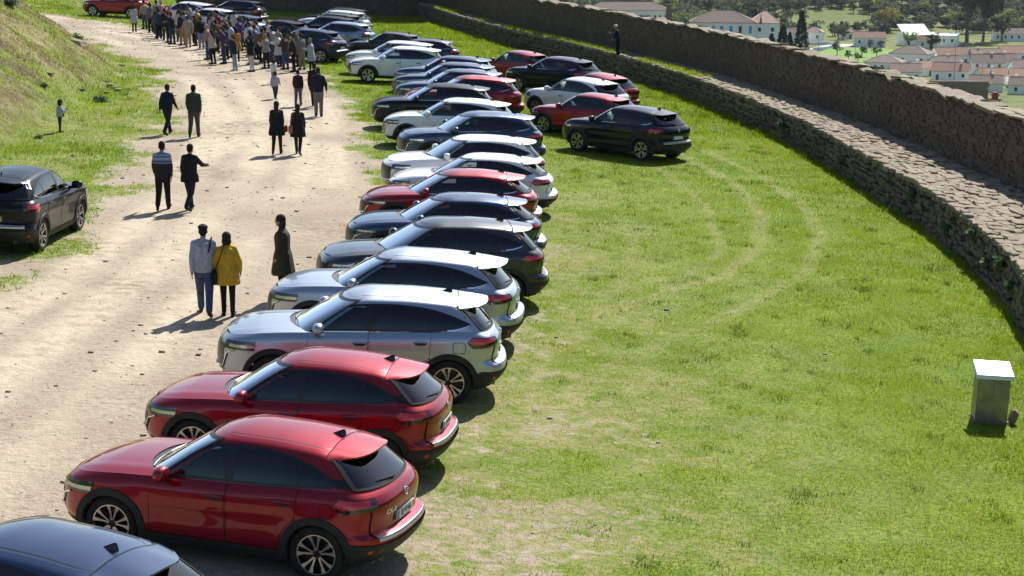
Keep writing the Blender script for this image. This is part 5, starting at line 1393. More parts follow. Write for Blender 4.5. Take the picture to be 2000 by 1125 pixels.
# ------------------------------------------------------------------ where the cars stand
PROTO = {k: build_car(k) for k in SPECS}
CARLIST = [
 ('CX30', 'bluegrey', -4.70, 16.55, 156, 'dark blue car seen only by its roof at the bottom edge', None),
 ('CX3', 'red', -3.06, 20.49, 163.7, 'red crossover with plate 83 VV 66, nearest of the two small red ones', 'first'),
 ('CX3', 'red', -2.80, 24.08, 171.3, 'red crossover parked between the silver car and the nearest red one', 'first'),
 ('CX5', 'silver', -2.32, 27.96, 183.4, 'silver car reflecting the red car beside it', 'first'),
 ('CX5', 'silver', -2.04, 31.53, 177.2, 'second silver car, with bright red tail lamp, beside the dark grey one', 'first'),
 ('CX5', 'grey', -1.59, 35.06, 190.7, 'dark grey car with pale sunlit roof behind the second silver car', 'first'),
 ('CX30', 'bluegrey', -1.51, 39.33, 185.8, 'dark blue car between the grey car and the red one', 'first'),
 ('CX30', 'red', -1.56, 43.27, 182.6, 'red car between the dark blue car and the white one', 'first'),
 ('CX30', 'white', -1.14, 46.42, 179.1, 'white car with black spoiler wedge, right behind the red one', 'first'),
 ('CX5', 'white', -1.45, 49.22, 191.8, 'white car with roof fin, second of two whites side by side', 'first'),
 ('CX5', 'bluegrey', -1.46, 55.56, 191.7, 'blue grey car standing between two white cars', 'first'),
 ('CX5', 'white', -2.24, 59.68, 175.4, 'white car with its front wheel showing, beside the blue grey car', 'first'),
 ('CX5', 'black', -3.05, 64.77, 183.2, 'black car whose nose reaches farthest out beside the white one', 'first'),
 ('CX5', 'red', -2.15, 68.59, 186.5, 'red car half hidden behind the black one in the long row', 'first'),
 ('CX5', 'bluegrey', -2.71, 71.44, 182.3, 'dark blue car just behind the half hidden red one', 'first'),
 ('CX5', 'bluegrey', -3.05, 74.79, 177.8, 'dark blue car, middle of three alike in the long row', 'first'),
 ('CX5', 'bluegrey', -3.24, 78.26, 172.6, 'dark blue car, farthest of three alike, beside the white pair', 'first'),
 ('CX5', 'white', -5.64, 82.72, 184.8, 'white car with full front wheel showing, near the crowd', 'first'),
 ('CX5', 'white', -6.18, 86.55, 175.6, 'white car half hidden behind another white one near the crowd', 'first'),
 ('CX3', 'grey', -7.08, 94.93, 164.1, 'dark grey hatchback behind the far pair of white cars', 'first'),
 ('CX30', 'navy', -5.24, 90.88, 188.5, 'navy car whose tail sticks out behind the far white cars', 'first'),
 ('CX5', 'blackblue', 3.54, 59.94, 138.4, 'glossy black car standing free on the grass', 'second'),
 ('CX3', 'red', 2.39, 65.09, 145.2, 'small red car next to the free standing black one', 'second'),
 ('CX5', 'white', 2.17, 70.17, 135.0, 'white car between two red cars near the wall', 'second'),
 ('CX3', 'red', 3.09, 74.31, 123.2, 'red car closest to the rampart wall behind the white one', 'second'),
 ('CX5', 'blackblue', 1.44, 80.78, 145.8, 'black car in the second row by the rampart wall', 'second'),
 ('CX3', 'red', -.29, 85.28, 134.6, 'last red car in the second row on the grass', 'second'),
 ('CX5', 'navy', -11.19, 92.84, 163.1, 'dark blue car right behind the crowd, red tail lamp glinting', 'far'),
 ('CX5', 'silverblue', -10.29, 99.86, 172.2, 'silver blue car behind the dark one at the crowd', 'far'),
 ('CX5', 'black', -11.50, 105.14, 160, 'black car beyond the silver blue one', 'far'),
 ('CX5', 'grey', -11.54, 108.69, 163.0, 'dark grey car in the far cluster under the castle wall', 'far'),
 ('CX5', 'white', -11.65, 111.9, 170, 'white car in the far cluster under the castle wall', 'far'),
 ('CX5', 'black', -11.85, 115.2, 172, 'farthest black car in the cluster under the castle wall', 'far'),
 ('CX3', 'black', -13.6, 100.9, 152, 'low black car just behind the middle of the crowd', 'far'),
 ('CX30', 'bluegrey', -16.6, 105.2, 157.4, 'blue grey car behind the heads of the crowd', 'far'),
 ('CX30', 'white', -19.1, 110.4, 160, 'white car behind the crowd, second from the lone red one', 'far'),
 ('CX5', 'white', -21.2, 114.2, 160, 'white car behind the crowd, closest to the lone red one', 'far'),
 ('CX5', 'blackblue', -19.0, 119.2, 172, 'dark tall car at the top edge behind the white ones', 'far'),
 ('CX5', 'red', -27.24, 122.19, 168, 'red car standing alone on the dirt track at the top edge', 'far'),
 ('CX5', 'black', -10.91, 39.61, 86.8, 'black car pointing away on the dirt at the photo\'s left edge', None),
]
GROUPS = {'first': 'cars parked in the long row', 'second': 'cars parked in the second row on the grass', 'far': 'cars parked at the far end behind the crowd'}
PLATES = {1: '83·VV·66'}
_used = set()
for i, (sp, pc, x, y, hd, lab, gk) in enumerate(CARLIST):
    r = PROTO[sp] if sp not in _used else copy_tree(PROTO[sp])
    _used.add(sp)
    gz = float(np.mean(ground_z(np.array([x - 1, x + 1]), np.array([y, y]))))
    r.matrix_world = Matrix.Translation((x, y, gz - .012)) @ Matrix.Rotation(R(hd), 4, 'Z')
    recolor(r, PAINT[pc]); tag(r, lab, 'car', GROUPS.get(gk))
    ch = {c.name.split('.')[0]: c for c in r.children}
    if i in PLATES:
        me = text_mesh('plate_lettering', PLATES[i], .105, .0006, .0015); me.materials.append(INK)
        o = bpy.data.objects.new('plate_lettering', me); COL.objects.link(o); o.parent = ch['number_plate']
        o.matrix_local = Matrix.Translation((r['plate_x'], 0, r['plate_z'])) @ Matrix.Rotation(R(-90), 4, 'Z') @ Matrix.Rotation(R(90), 4, 'X') @ Matrix.Diagonal((.82, 1, 1, 1))
    if i in (1, 2, 3, 4, 21):
        me = text_mesh('model_lettering', 'CX-3' if sp == 'CX3' else 'CX-5', .075, .003, .002); me.materials.append(CHROME)
        o = bpy.data.objects.new('model_lettering', me); COL.objects.link(o); o.parent = ch['tailgate']
        cc = Car(sp); z = cc.emblem - .115; t = (z - cc.zb(-2.1)) / (cc.zs(-2.0) - cc.zb(-2.1)); k = .43 / cc.w(t)
        xx = cc.xr(t) + cc.Rr - cc.Rr * (1 - k ** cc.nr) ** (1 / cc.nr)
        o.matrix_local = Matrix.Translation((xx - .016, .43, z)) @ Matrix.Rotation(R(-90 - 11), 4, 'Z') @ Matrix.Rotation(R(90), 4, 'X') @ Matrix.Diagonal((1.25, 1, 1, 1))
for k in list(PROTO.values()):
    for key in ('plate_x', 'plate_z'): pass
# ================================================================== people
def capsule(mb, a, b, ra, rb, seg=10, sy=1.0):
    a = Vector(a); b = Vector(b); d = (b - a); L = d.length; d = d.normalized() if L > 1e-6 else Vector((0, 0, 1))
    u = d.orthogonal().normalized(); v = d.cross(u); rows = []
    for i in range(5):
        t = -math.pi / 2 + (math.pi / 2) * i / 4; rows.append((a + d * ra * math.sin(t), max(1e-4, ra * math.cos(t))))
    for i in range(5):
        t = (math.pi / 2) * i / 4; rows.append((b + d * rb * math.sin(t), max(1e-4, rb * math.cos(t))))
    mb.grid([[c + (u * math.cos(k * 2 * math.pi / seg) + v * math.sin(k * 2 * math.pi / seg)) * r_ for k in range(seg)] for c, r_ in rows], close_v=True, flip=True)
def remesh(mb, name, voxel, M, smooth=3):
    me = mb.mesh(name + '_src', M); o = bpy.data.objects.new(name + '_src', me)
    m = o.modifiers.new('r', 'REMESH'); m.mode = 'VOXEL'; m.voxel_size = voxel
    s = o.modifiers.new('s', 'SMOOTH'); s.factor = .5; s.iterations = smooth
    out = evaluated_mesh(o, name)
    bpy.data.objects.remove(o); bpy.data.meshes.remove(me)
    out.materials.clear(); out.materials.append(M); out.polygons.foreach_set('use_smooth', [True] * len(out.polygons)); return out
SKIN = noisy('skin', (.42, .24, .16), (.36, .20, .13), 9, .55)
_cl = {}
def cloth(c):
    k = tuple(c)
    if k not in _cl: _cl[k] = noisy('cloth_%d' % len(_cl), c, tuple(v * .72 for v in c), 16, .9, bump=.35, bscale=22)
    return _cl[k]
def stripes(c1, c2, c3):
    m, n, b = mat('cloth_striped'); L = n.links; tc = n.nodes.new('ShaderNodeTexCoord'); sp = n.nodes.new('ShaderNodeSeparateXYZ'); L.new(tc.outputs['Object'], sp.inputs[0])
    rp = n.nodes.new('ShaderNodeValToRGB'); rp.color_ramp.interpolation = 'CONSTANT'; mr = n.nodes.new('ShaderNodeMapRange'); mr.inputs['From Min'].default_value = .9; mr.inputs['From Max'].default_value = 1.6
    L.new(sp.outputs['Z'], mr.inputs['Value']); L.new(mr.outputs[0], rp.inputs[0]); e = rp.color_ramp.elements; e[0].position = 0; e[0].color = col4(c2); e[1].position = .42; e[1].color = col4(c1)
    for p, c in ((.48, c2), (.51, c1), (.57, c3), (.62, c1), (.70, c3), (.74, c1)):
        q = e.new(p); q.color = col4(c)
    L.new(rp.outputs[0], b.inputs['Base Color']); b.inputs['Roughness'].default_value = .9; return m
# pose: thigh/knee left & right, arm (shoulder, abduct, elbow) left & right, lean, head yaw
POSES = {
 'walk': dict(lt=24, lk=6, rt=-16, rk=22, la=(-20, 8, 12), ra=(18, 8, 22)),
 'walk2': dict(lt=-14, lk=30, rt=18, rk=4, la=(14, 10, 25), ra=(-16, 9, 10)),
 'stand': dict(lt=3, lk=4, rt=-3, rk=3, la=(2, 9, 12), ra=(4, 9, 16)),
 'fold': dict(lt=4, lk=5, rt=-4, rk=3, la=(22, 8, 80), ra=(22, 8, 85)),
 'pocket': dict(lt=2, lk=2, rt=-2, rk=4, la=(-14, 22, 40), ra=(-14, 22, 40)),
 'point': dict(lt=16, lk=6, rt=-14, rk=24, la=(-8, 8, 20), ra=(42, 16, 40)),
 'phone': dict(lt=4, lk=4, rt=-4, rk=3, la=(25, 10, 90), ra=(8, 9, 30)),
 'look': dict(lt=2, lk=2, rt=-2, rk=2, la=(20, 6, 95), ra=(20, 6, 95)),
}
def make_person(key, pose, female=False, coat=0.0, hair='short', bulk=1.0, sleeve=.06, hat=None, hood=False, lean=4, collar=False, near=False, kid=False):
    """meshes for a 1.75 m figure facing +x; coat = how far the garment falls below the hip (m)"""
    p = POSES[pose]; hw = .092; sw = (.150 if female else .172) * (0.96 + .04 * bulk)
    def leg(t, k, s):
        t, k = R(t), R(k); hip = Vector((0, s * hw, .92)); kn = hip + Vector((math.sin(t), 0, -math.cos(t))) * .43; an = kn + Vector((math.sin(t - k), 0, -math.cos(t - k))) * .415
        f = R(-8 if t > .1 else 0) - (k - t) * .75 if t < -.1 else (R(8) if t > .1 else 0)
        toe = an + Vector((math.cos(f), s * .18, math.sin(f))).normalized() * .17 + Vector((0, 0, -.035)); heel = an + Vector((-math.cos(f), 0, -math.sin(f))) * .045 + Vector((0, 0, -.045)); return hip, kn, an, toe, heel
    LG = [leg(p['lt'], p['lk'], 1), leg(p['rt'], p['rk'], -1)]
    low = min(min(q[2].z, q[3].z, q[4].z) - .035 for q in LG); dz = Vector((0, 0, -low)); LG = [tuple(v + dz for v in q) for q in LG]
    up = Vector((math.sin(R(lean)), 0, math.cos(R(lean)))); pel = Vector((0, 0, .95)) + dz
    T = lambda h, x=0, y=0: pel + up * h + Vector((x, y, 0))
    def arm(a, ab, e, s):
        a, ab, e = R(a), R(ab), R(e); sh = T(.465, 0, s * sw); el = sh + Vector((math.sin(a) * math.cos(ab), s * math.sin(ab), -math.cos(a) * math.cos(ab))) * .285
        a2 = a + e; inn = -.25 if e > 1 else .02; wr = el + Vector((math.sin(a2), s * inn, -math.cos(a2))).normalized() * .245; hd = (wr - el).normalized(); return sh, el, wr, hd
    AR = [arm(*p['la'], 1), arm(*p['ra'], -1)]
    neck0 = T(.50); neck1 = T(.60, .015); hc = T(.685, .03)
    # ---- body
    b = MB()
    capsule(b, T(-.02), T(.02), .14, .14); capsule(b, T(.05, 0, .03), T(.38, 0, .05), .12, .135); capsule(b, T(.05, 0, -.03), T(.38, 0, -.05), .12, .135)
    capsule(b, neck0 - up * .05, neck1, .062, .054)
    b.ellip(hc + up * .015, (.098, .078, .118), 12, 16); b.ellip(hc + Vector((.028, 0, -.055)), (.062, .056, .062), 8, 12)
    b.ellip(hc + Vector((.098, 0, -.018)), (.020, .013, .026), 6, 8)
    for s in (1, -1): b.ellip(hc + Vector((-.008, s * .080, -.01)), (.022, .012, .032), 6, 8)
    for (sh, el, wr, hd) in AR:
        capsule(b, sh - Vector((0, sh.y * .25, 0)), sh, .062, .058); capsule(b, sh, el, .050, .040); capsule(b, el, wr, .040, .027)
        u = hd.orthogonal().normalized(); sd = hd.cross(Vector((0, 1, 0))); sd = sd.normalized() if sd.length > .1 else Vector((1, 0, 0))
        pm = wr + hd * .055; capsule(b, wr, pm + sd * .018, .026, .024); capsule(b, wr, pm - sd * .018, .026, .024)
        for i, ln in enumerate((.060, .072, .066, .050)):
            o = sd * (.030 - .020 * i); c1 = pm + o + hd * .03; cur = hd.cross(sd) * (.022 if sh.y > 0 else -.022); capsule(b, c1, c1 + hd * ln * .55 , .0098, .0092, 7); capsule(b, c1 + hd * ln * .55, c1 + hd * ln * .95 + cur, .0092, .0085, 7)
        tb = wr + hd * .02 + sd * .030; capsule(b, tb, tb + hd * .035 + sd * .022, .012, .011, 7); capsule(b, tb + hd * .035 + sd * .022, tb + hd * .065 + sd * .026, .011, .0095, 7)
    for (hip, kn, an, toe, heel) in LG: capsule(b, hip, kn, .080, .054); capsule(b, kn, an, .052, .036); capsule(b, an, toe, .034, .026)
    out = {'body': remesh(b, 'body', .0095 if near else .014, SKIN, 2)}
    # ---- top
    t = MB(); g = .022 + .02 * (bulk - 1)
    for s in (1, -1):
        capsule(t, T(-.02, 0, s * .03), T(.12, 0, s * .04), .135 + g, .125 + g * (1 if female else 1.3)); capsule(t, T(.12, 0, s * .04), T(.36, .0, s * .055), .12 + g * (1 if female else 1.2), .128 + g)
        capsule(t, T(.36, 0, s * .05), T(.44, 0, s * (sw - .04)), .115 + g * .8, .07 + g * .3)
    capsule(t, T(.42), T(.525, .005), .10, .068)
    for s in (1, -1): capsule(t, T(.50, 0, s * .04), T(.462, 0, s * sw), .062, .062 + g * .3)
    if collar or hood: capsule(t, T(.50), T(.545, -.01), .085, .085)
    if hood: t.ellip(T(.50, -.10), (.075, .115, .085), 8, 12)
    for (sh, el, wr, hd) in AR:
        capsule(t, sh, el, .056 + g * .4, .050 + sleeve * .2); capsule(t, el, el + (wr - el) * .93, .050 + sleeve * .2, .038 + sleeve * .1)
    if coat > 0:
        n = 4
        for i in range(n):
            z0 = -.02 - coat * i / n; z1 = -.02 - coat * (i + 1) / n; f0 = .155 + g + .05 * i / n * (coat / .3); f1 = .155 + g + .05 * (i + 1) / n * (coat / .3)
            for s in (1, -1): capsule(t, Vector((LG[0][0].x * .5, s * .05, 0)) + Vector((pel.x, 0, pel.z + z0)), Vector((pel.x, s * .055, pel.z + z1)), f0, f1)
    # flat hem
    hem = pel.z - .07 - coat
    tm = remesh(t, 'top', .014 if near else .018, SKIN, 4)
    bm = bmesh.new(); bm.from_mesh(tm); bmesh.ops.bisect_plane(bm, geom=list(bm.verts) + list(bm.edges) + list(bm.faces), plane_co=(0, 0, hem), plane_no=(0, 0, 1), clear_inner=True); bm.to_mesh(tm); bm.free()
    out['top'] = tm
    # ---- trousers, shoes
    q = MB(); w_ = .0 if female else .012
    capsule(q, T(-.04, 0, .05), T(.03, 0, .05), .125 + w_, .13); capsule(q, T(-.04, 0, -.05), T(.03, 0, -.05), .125 + w_, .13)
    for (hip, kn, an, toe, heel) in LG: capsule(q, hip, kn, .096 + w_, .068 + w_); capsule(q, kn, an + Vector((0, 0, .02)), .066 + w_, .052 + w_)
    out['trousers'] = remesh(q, 'trousers', .014 if near else .018, SKIN, 4)
    s_ = MB()
    for (hip, kn, an, toe, heel) in LG: capsule(s_, heel, toe, .042, .036); capsule(s_, heel + Vector((0, 0, .03)), an + Vector((.01, 0, .01)), .045, .044); capsule(s_, an + Vector((.03, 0, -.02)), toe, .042, .036)
    out['shoes'] = remesh(s_, 'shoes', .012 if near else .018, SKIN, 2)
    # ---- hair
    h = MB()
    if hair == 'short':
        h.ellip(hc + Vector((-.014, 0, .045)), (.100, .086, .100), 10, 14); h.ellip(hc + Vector((-.045, 0, -.01)), (.068, .078, .085), 8, 12)
    elif hair == 'bob':
        h.ellip(hc + Vector((-.018, 0, .040)), (.108, .100, .108), 10, 14); h.ellip(hc + Vector((-.045, 0, -.06)), (.080, .105, .115), 8, 12)
    elif hair == 'long':
        h.ellip(hc + Vector((-.016, 0, .040)), (.106, .094, .106), 10, 14); capsule(h, hc + Vector((-.05, 0, .0)), T(.42, -.125), .085, .075); capsule(h, hc + Vector((-.05, 0, .0)), T(.36, -.135), .08, .06)
    elif hair == 'pony':
        h.ellip(hc + Vector((-.014, 0, .042)), (.102, .088, .102), 10, 14); h.ellip(hc + Vector((-.04, 0, 0)), (.07, .08, .08), 8, 12); capsule(h, hc + Vector((-.11, 0, .02)), T(.52, -.15), .035, .025)
    out['hair'] = remesh(h, 'hair', .014, SKIN, 3)
    # keep the face clear
    if hat:
        k = MB()
        if hat == 'cap': k.ellip(hc + Vector((-.005, 0, .075)), (.112, .098, .060), 8, 16); k.ellip(hc + Vector((.085, 0, .055)), (.075, .075, .014), 6, 12)
        else: k.ellip(hc + Vector((-.003, 0, .07)), (.112, .105, .082), 8, 16); k.ellip(hc + Vector((0, 0, .055)), (.155, .145, .016), 6, 18)
        out['hat'] = remesh(k, 'hat', .011, SKIN, 2)
    e = MB()
    for s in (1, -1): e.ellip(hc + Vector((.086, s * .032, .008)), (.010, .014, .009), 6, 8)
    out['eyes'] = e.mesh('eyes', INK)
    if kid:      # a child's larger head and stockier build
        for k in ('body', 'hair', 'eyes', 'hat', 'top', 'trousers', 'shoes'):
            if k in out:
                for v in out[k].vertices:
                    if k in ('body', 'hair', 'eyes', 'hat') and v.co.z > neck1.z - .02:
                        v.co = neck1 + (v.co - neck1) * 1.38
                    else: v.co.x *= 1.12; v.co.y *= 1.16
                out[k].update()
    out['_j'] = dict(T=T, AR=AR, pel=pel, hc=hc)
    return out
def put_person(V, x, y, face, h, label, cols, group=None, z=None, extra=None, cat='person'):
    gz = float(ground_z(np.array([x]), np.array([y]))[0]) if z is None else z
    r = empty('person', (x, y, gz - .006), R(face), tilt=True, scale=h / 1.75); tag(r, label, cat, group)
    for k, me in V.items():
        if k == '_j': continue
        o = bpy.data.objects.new(k, me); COL.objects.link(o); o.parent = r
        if k in cols:
            o.material_slots[0].link = 'OBJECT'; o.material_slots[0].material = cols[k] if not isinstance(cols[k], tuple) else cloth(cols[k])
    return r
def bag(label, parent_m, c, pts, size, strap=True, name='shoulder_bag', h=1.0, cat='bag'):
    g = MB(); a = Vector(pts[-1]); sx, sy, sz = size; rows = []
    for i in range(7):
        t = i / 6; k = .78 + .22 * math.sin(math.pi * min(1, t * 1.0)); rows.append([(a.x + sx * k * ca, a.y + sy * k * sa, a.z - sz * t) for ca, sa in [(math.copysign(abs(math.cos(q)) ** .6, math.cos(q)), math.copysign(abs(math.sin(q)) ** .6, math.sin(q))) for q in [j * 2 * math.pi / 14 for j in range(14)]]])
    g.grid(rows, close_v=True, flip=True); b0 = len(g.v) - 14; g.f.append(tuple(range(b0, b0 + 14))); g.m.append(0); g.f.append(tuple(reversed(range(len(g.v) - 98, len(g.v) - 84)))); g.m.append(0)
    o = g.build(name, cloth(c)); o.matrix_world = parent_m; tag(o, label, cat)
    if strap:
        s = MB(); s.tube([Vector(p) for p in pts], .012, 6); q = s.build('strap', cloth(c), o)
    return o
BLK = (.012, .012, .014); DKB = (.016, .020, .035); JEAN = (.055, .085, .17); LJEAN = (.20, .28, .42); GRY = (.16, .17, .19); LGRY = (.42, .43, .46); WHT = (.62, .62, .62); BGE = (.46, .37, .26); OLV = (.045, .045, .026); YEL = (.62, .36, .03); BRN = (.22, .11, .05); MAR = (.16, .02, .03); LAV = (.36, .36, .60)
HB = (.035, .020, .012); HK = (.010, .008, .007); HG = (.35, .34, .33); HBL = (.30, .20, .10)
V = {}
V['m_walk'] = make_person('m_walk', 'walk', bulk=1.1, near=True)
V['m_walk2'] = make_person('m_walk2', 'walk2', bulk=1.0, near=True)
V['m_point'] = make_person('m_point', 'point', bulk=1.3, coat=.10, near=True)
V['m_cap'] = make_person('m_cap', 'walk', bulk=1.15, hat='cap', near=True)
V['m_jacket'] = make_person('m_jacket', 'walk2', bulk=1.5, hood=True, near=True)
V['w_yellow'] = make_person('w_yellow', 'pocket', True, .20, 'bob', 1.6, near=True)
V['w_coat'] = make_person('w_coat', 'stand', True, .34, 'bob', 1.2, near=True, lean=1)
V['w_cape'] = make_person('w_cape', 'walk2', True, .22, 'long', 1.7, near=True)
V['w_cape2'] = make_person('w_cape2', 'walk', True, .22, 'long', 1.7, near=True)
V['m_stand'] = make_person('m_stand', 'stand', bulk=1.2)
V['m_fold'] = make_person('m_fold', 'fold', bulk=1.2)
V['m_pocket'] = make_person('m_pocket', 'pocket', bulk=1.3)
V['m_hat'] = make_person('m_hat', 'phone', bulk=1.1, hat='brim', lean=8)
V['w_stand'] = make_person('w_stand', 'stand', True, .05, 'long', 1.1)
V['w_fold'] = make_person('w_fold', 'fold', True, .28, 'bob', 1.4)
V['w_pony'] = make_person('w_pony', 'phone', True, .05, 'pony', 1.1)
V['child'] = make_person('child', 'walk', False, .0, 'short', 1.3, kid=True)
V['child2'] = make_person('child2', 'look', True, .0, 'bob', 1.2, kid=True)
def cols(top, tr, hair=HB, shoes=BLK, hat=None):
    d = dict(top=top, trousers=tr, hair=hair, shoes=shoes)
    if hat: d['hat'] = hat
    return d
p = put_person(V['m_cap'], -5.65, 32.75, 97, 1.72, 'man in grey sweater, dark cap and blue jeans walking beside the yellow jacket', cols((.40, .40, .45), JEAN, HK, (.12, .07, .04), BLK))
MBs = MB(); MBs.tube([p.matrix_world @ Vector((-.17, -.10, 1.24)), p.matrix_world @ Vector((-.16, -.14, 1.42)), p.matrix_world @ Vector((-.05, -.16, 1.50)), p.matrix_world @ Vector((.06, -.15, 1.46))], .018, 6)
o_ = MBs.build('backpack_strap', cloth(BLK)); tag(o_, 'black strap over the shoulder of the man in the grey sweater', 'strap')
p = put_person(V['w_yellow'], -5.23, 32.8, 95, 1.55, 'woman in yellow jacket and black trousers with a black shoulder bag', cols(YEL, BLK, HB))
bag('black shoulder bag hanging at the yellow jacket', p.matrix_world, BLK, [(.02, .05, 1.52), (-.18, .08, 1.42), (-.21, .15, 1.22), (-.16, .24, 1.02), (-.10, .27, .96)], (.13, .07, .26))
put_person(V['w_coat'], -4.42, 34.45, 172, 1.66, 'woman in dark olive coat standing in profile beside the silver car', cols(OLV, BLK, HB))
put_person(V['m_walk2'], -8.70, 44.26, 94, 1.72, 'man in black sweater with blue grey stripes across the shoulders', cols(stripes((.14, .18, .30), BLK, (.36, .38, .44)), BLK, HK))
put_person(V['m_point'], -8.05, 44.37, 70, 1.66, 'man in black jacket and jeans holding one arm out', cols(BLK, DKB, HK))
put_person(V['m_walk'], -11.58, 59.53, 70, 1.68, 'young man in navy sweater and jeans walking on the turf edge', cols((.012, .014, .03), DKB, HB))
put_person(V['m_jacket'], -10.61, 59.04, 92, 1.74, 'man in grey green hooded jacket and grey trousers', cols((.040, .042, .036), (.06, .06, .065), HK, (.02, .02, .02)))
p = put_person(V['w_cape'], -7.45, 55.76, 92, 1.66, 'woman with long hair, black cape coat and red bag', cols(BLK, BLK, HB))
bag('small red bag at the side of the woman in the black cape', p.matrix_world, (.30, .02, .02), [(0, -.24, 1.10), (0, -.30, .96)], (.09, .06, .22), False, 'handbag')
p = put_person(V['w_cape2'], -6.81, 55.86, 90, 1.60, 'woman in black coat carrying a pinkish shoulder bag', cols(BLK, BLK, HB, (.16, .07, .03)))
bag('pinkish leather bag hanging on the second woman in black', p.matrix_world, (.30, .13, .12), [(.0, .10, 1.50), (-.17, .12, 1.42), (-.22, .18, 1.2), (-.17, .22, 1.02)], (.12, .08, .26))
put_person(V['m_walk2'], -8.63, 70.47, 92, 1.42, 'boy in dark sweater and blue grey trousers walking to the crowd', cols((.02, .012, .02), (.09, .11, .17), HB))
put_person(V['m_pocket'], -7.46, 67.16, 95, 1.80, 'stout man in navy pullover and grey trousers', cols((.014, .018, .032), (.16, .15, .16), HB))
put_person(V['m_walk'], -7.98, 70.37, 92, 1.72, 'man in dark jacket walking just ahead of the stout one', cols(BLK, BLK, HK))
put_person(V['child'], -9.85, 72.83, 85, 1.08, 'small child in lavender top and dark trousers', cols((.40, .36, .48), (.05, .05, .09), HB))
put_person(V['child2'], -10.75, 79.0, 110, 1.05, 'small child in white top near the crowd', cols(WHT, GRY, HB))
p = put_person(V['child2'], -14.95, 58.78, 30, 1.02, 'child in pale blue jacket alone at the foot of the grassy bank', cols((.42, .44, .55), (.03, .04, .08), HB))
q = MB(); q.ellip((.17, 0, .98), (.10, .13, .12), 8, 12); o_ = q.build('ball', cloth(BLK)); o_.matrix_world = p.matrix_world; tag(o_, 'dark round ball held by the lone child', 'ball')
put_person(V['m_hat'], 4.79, 92.13, 178, 1.50, 'man in navy jacket and white hat looking down on the rampart walk', cols((.02, .025, .06), BLK, HG, BLK, (.70, .68, .62)), z=WALK_Z)
put_person(V['m_walk'], -35.0, 125.1, 150, 1.76, 'walker in blue jeans cut off by the top edge of the photo', cols(DKB, JEAN, HK))
put_person(V['m_walk2'], -36.6, 126.2, 150, 1.76, 'walker at the upper corner, just showing at the edge', cols(BLK, JEAN, HK))
# ------------------------------------------------------------------ the crowd
CROWD = [
 ('w_fold', -23.06, 108.13, 'light grey coat and black leggings, first of the crowd', cols(LGRY, BLK, HB)),
 ('m_pocket', -23.1, 111.28, 'tan jacket and jeans beside the grey coat', cols((.42, .27, .19), JEAN, HK)),
 ('m_stand', -22.12, 108.33, 'slate blue jacket and black trousers near the red car', cols((.12, .13, .17), BLK, HK)),
 ('m_pocket', -20.89, 104.32, 'charcoal jacket and dark jeans with a round shadow before him', cols((.05, .05, .055), DKB, HK)),
 ('m_fold', -20.11, 102.56, 'dark pullover with folded arms', cols((.02, .02, .03), DKB, HB)),
 ('m_stand', -19.57, 100.71, 'black coat and navy jeans in the front line', cols(BLK, DKB, HB)),
 ('m_fold', -19.18, 99.69, 'navy jacket and blue jeans in the front line', cols((.018, .022, .04), (.03, .05, .12), HB)),
 ('m_stand', -18.54, 99.28, 'navy jacket over camel trousers', cols(DKB, (.32, .19, .09), HB)),
 ('m_pocket', -17.99, 97.99, 'beige jacket and beige trousers', cols((.40, .33, .24), (.36, .29, .20), HB)),
 ('w_stand', -17.83, 99.2, 'dark brown coat behind the beige jacket', cols((.05, .03, .025), BLK, HB)),
 ('m_pocket', -17.1, 96.97, 'black jacket over light blue jeans and white shoes', cols(BLK, LJEAN, HB, WHT)),
 ('m_stand', -16.75, 98.55, 'lavender shirt and dark jeans', cols(LAV, DKB, HB)),
 ('m_stand', -17.65, 103.41, 'maroon pullover in the second line', cols(MAR, DKB, HB)),
 ('w_stand', -14.95, 88.0, 'pale gilet and black trousers with a brown bag', cols((.50, .43, .36), BLK, HB)),
 ('m_stand', -14.45, 88.2, 'purple dark gilet and jeans beside the pale gilet', cols((.06, .04, .10), (.04, .06, .12), HB)),
 ('m_fold', -14.83, 90.97, 'dark jacket behind the purple gilet', cols((.03, .03, .04), DKB, HK)),
 ('m_stand', -14.75, 92.43, 'light blue shirt and dark trousers', cols((.36, .44, .56), DKB, HB)),
 ('w_fold', -14.12, 90.04, 'orange yellow coat in the middle of the crowd', cols((.55, .27, .03), BLK, HB)),
 ('w_pony', -13.38, 84.74, 'navy top and pale blue wide jeans at the front', cols((.02, .025, .045), (.26, .33, .47), HB, WHT)),
 ('m_stand', -14.0, 93.49, 'white shirt among dark jackets', cols((.60, .60, .66), DKB, HB)),
 ('w_stand', -12.57, 84.61, 'black top and white trousers with long dark hair', cols(BLK, (.55, .53, .52), HK)),
 ('m_stand', -13.49, 92.15, 'grey blue pullover next to the white shirt', cols((.15, .17, .24), DKB, HB)),
 ('m_pocket', -12.79, 89.6, 'rust brown jacket and black trousers', cols(BRN, BLK, HB)),
 ('m_fold', -12.75, 90.6, 'navy coat behind the rust brown jacket', cols(DKB, DKB, HK)),
 ('w_fold', -11.78, 88.14, 'white and grey coat over dark blue jeans', cols((.56, .54, .54), (.025, .035, .08), HBL)),
 ('m_stand', -11.9, 89.9, 'mid grey pullover behind the white coat', cols(GRY, DKB, HB)),
 ('m_pocket', -10.74, 85.64, 'olive black parka at the front of the crowd', cols((.030, .030, .022), BLK, HK)),
 ('m_stand', -10.55, 87.25, 'grey green jacket and khaki trousers', cols((.19, .19, .17), (.23, .20, .13), HB)),
 ('m_fold', -10.9, 88.9, 'grey jacket behind the khaki trousers', cols((.12, .12, .13), DKB, HG)),
 ('w_fold', -9.95, 86.06, 'long pale grey quilted coat beside the dark car', cols((.36, .39, .44), BLK, HBL)),
]
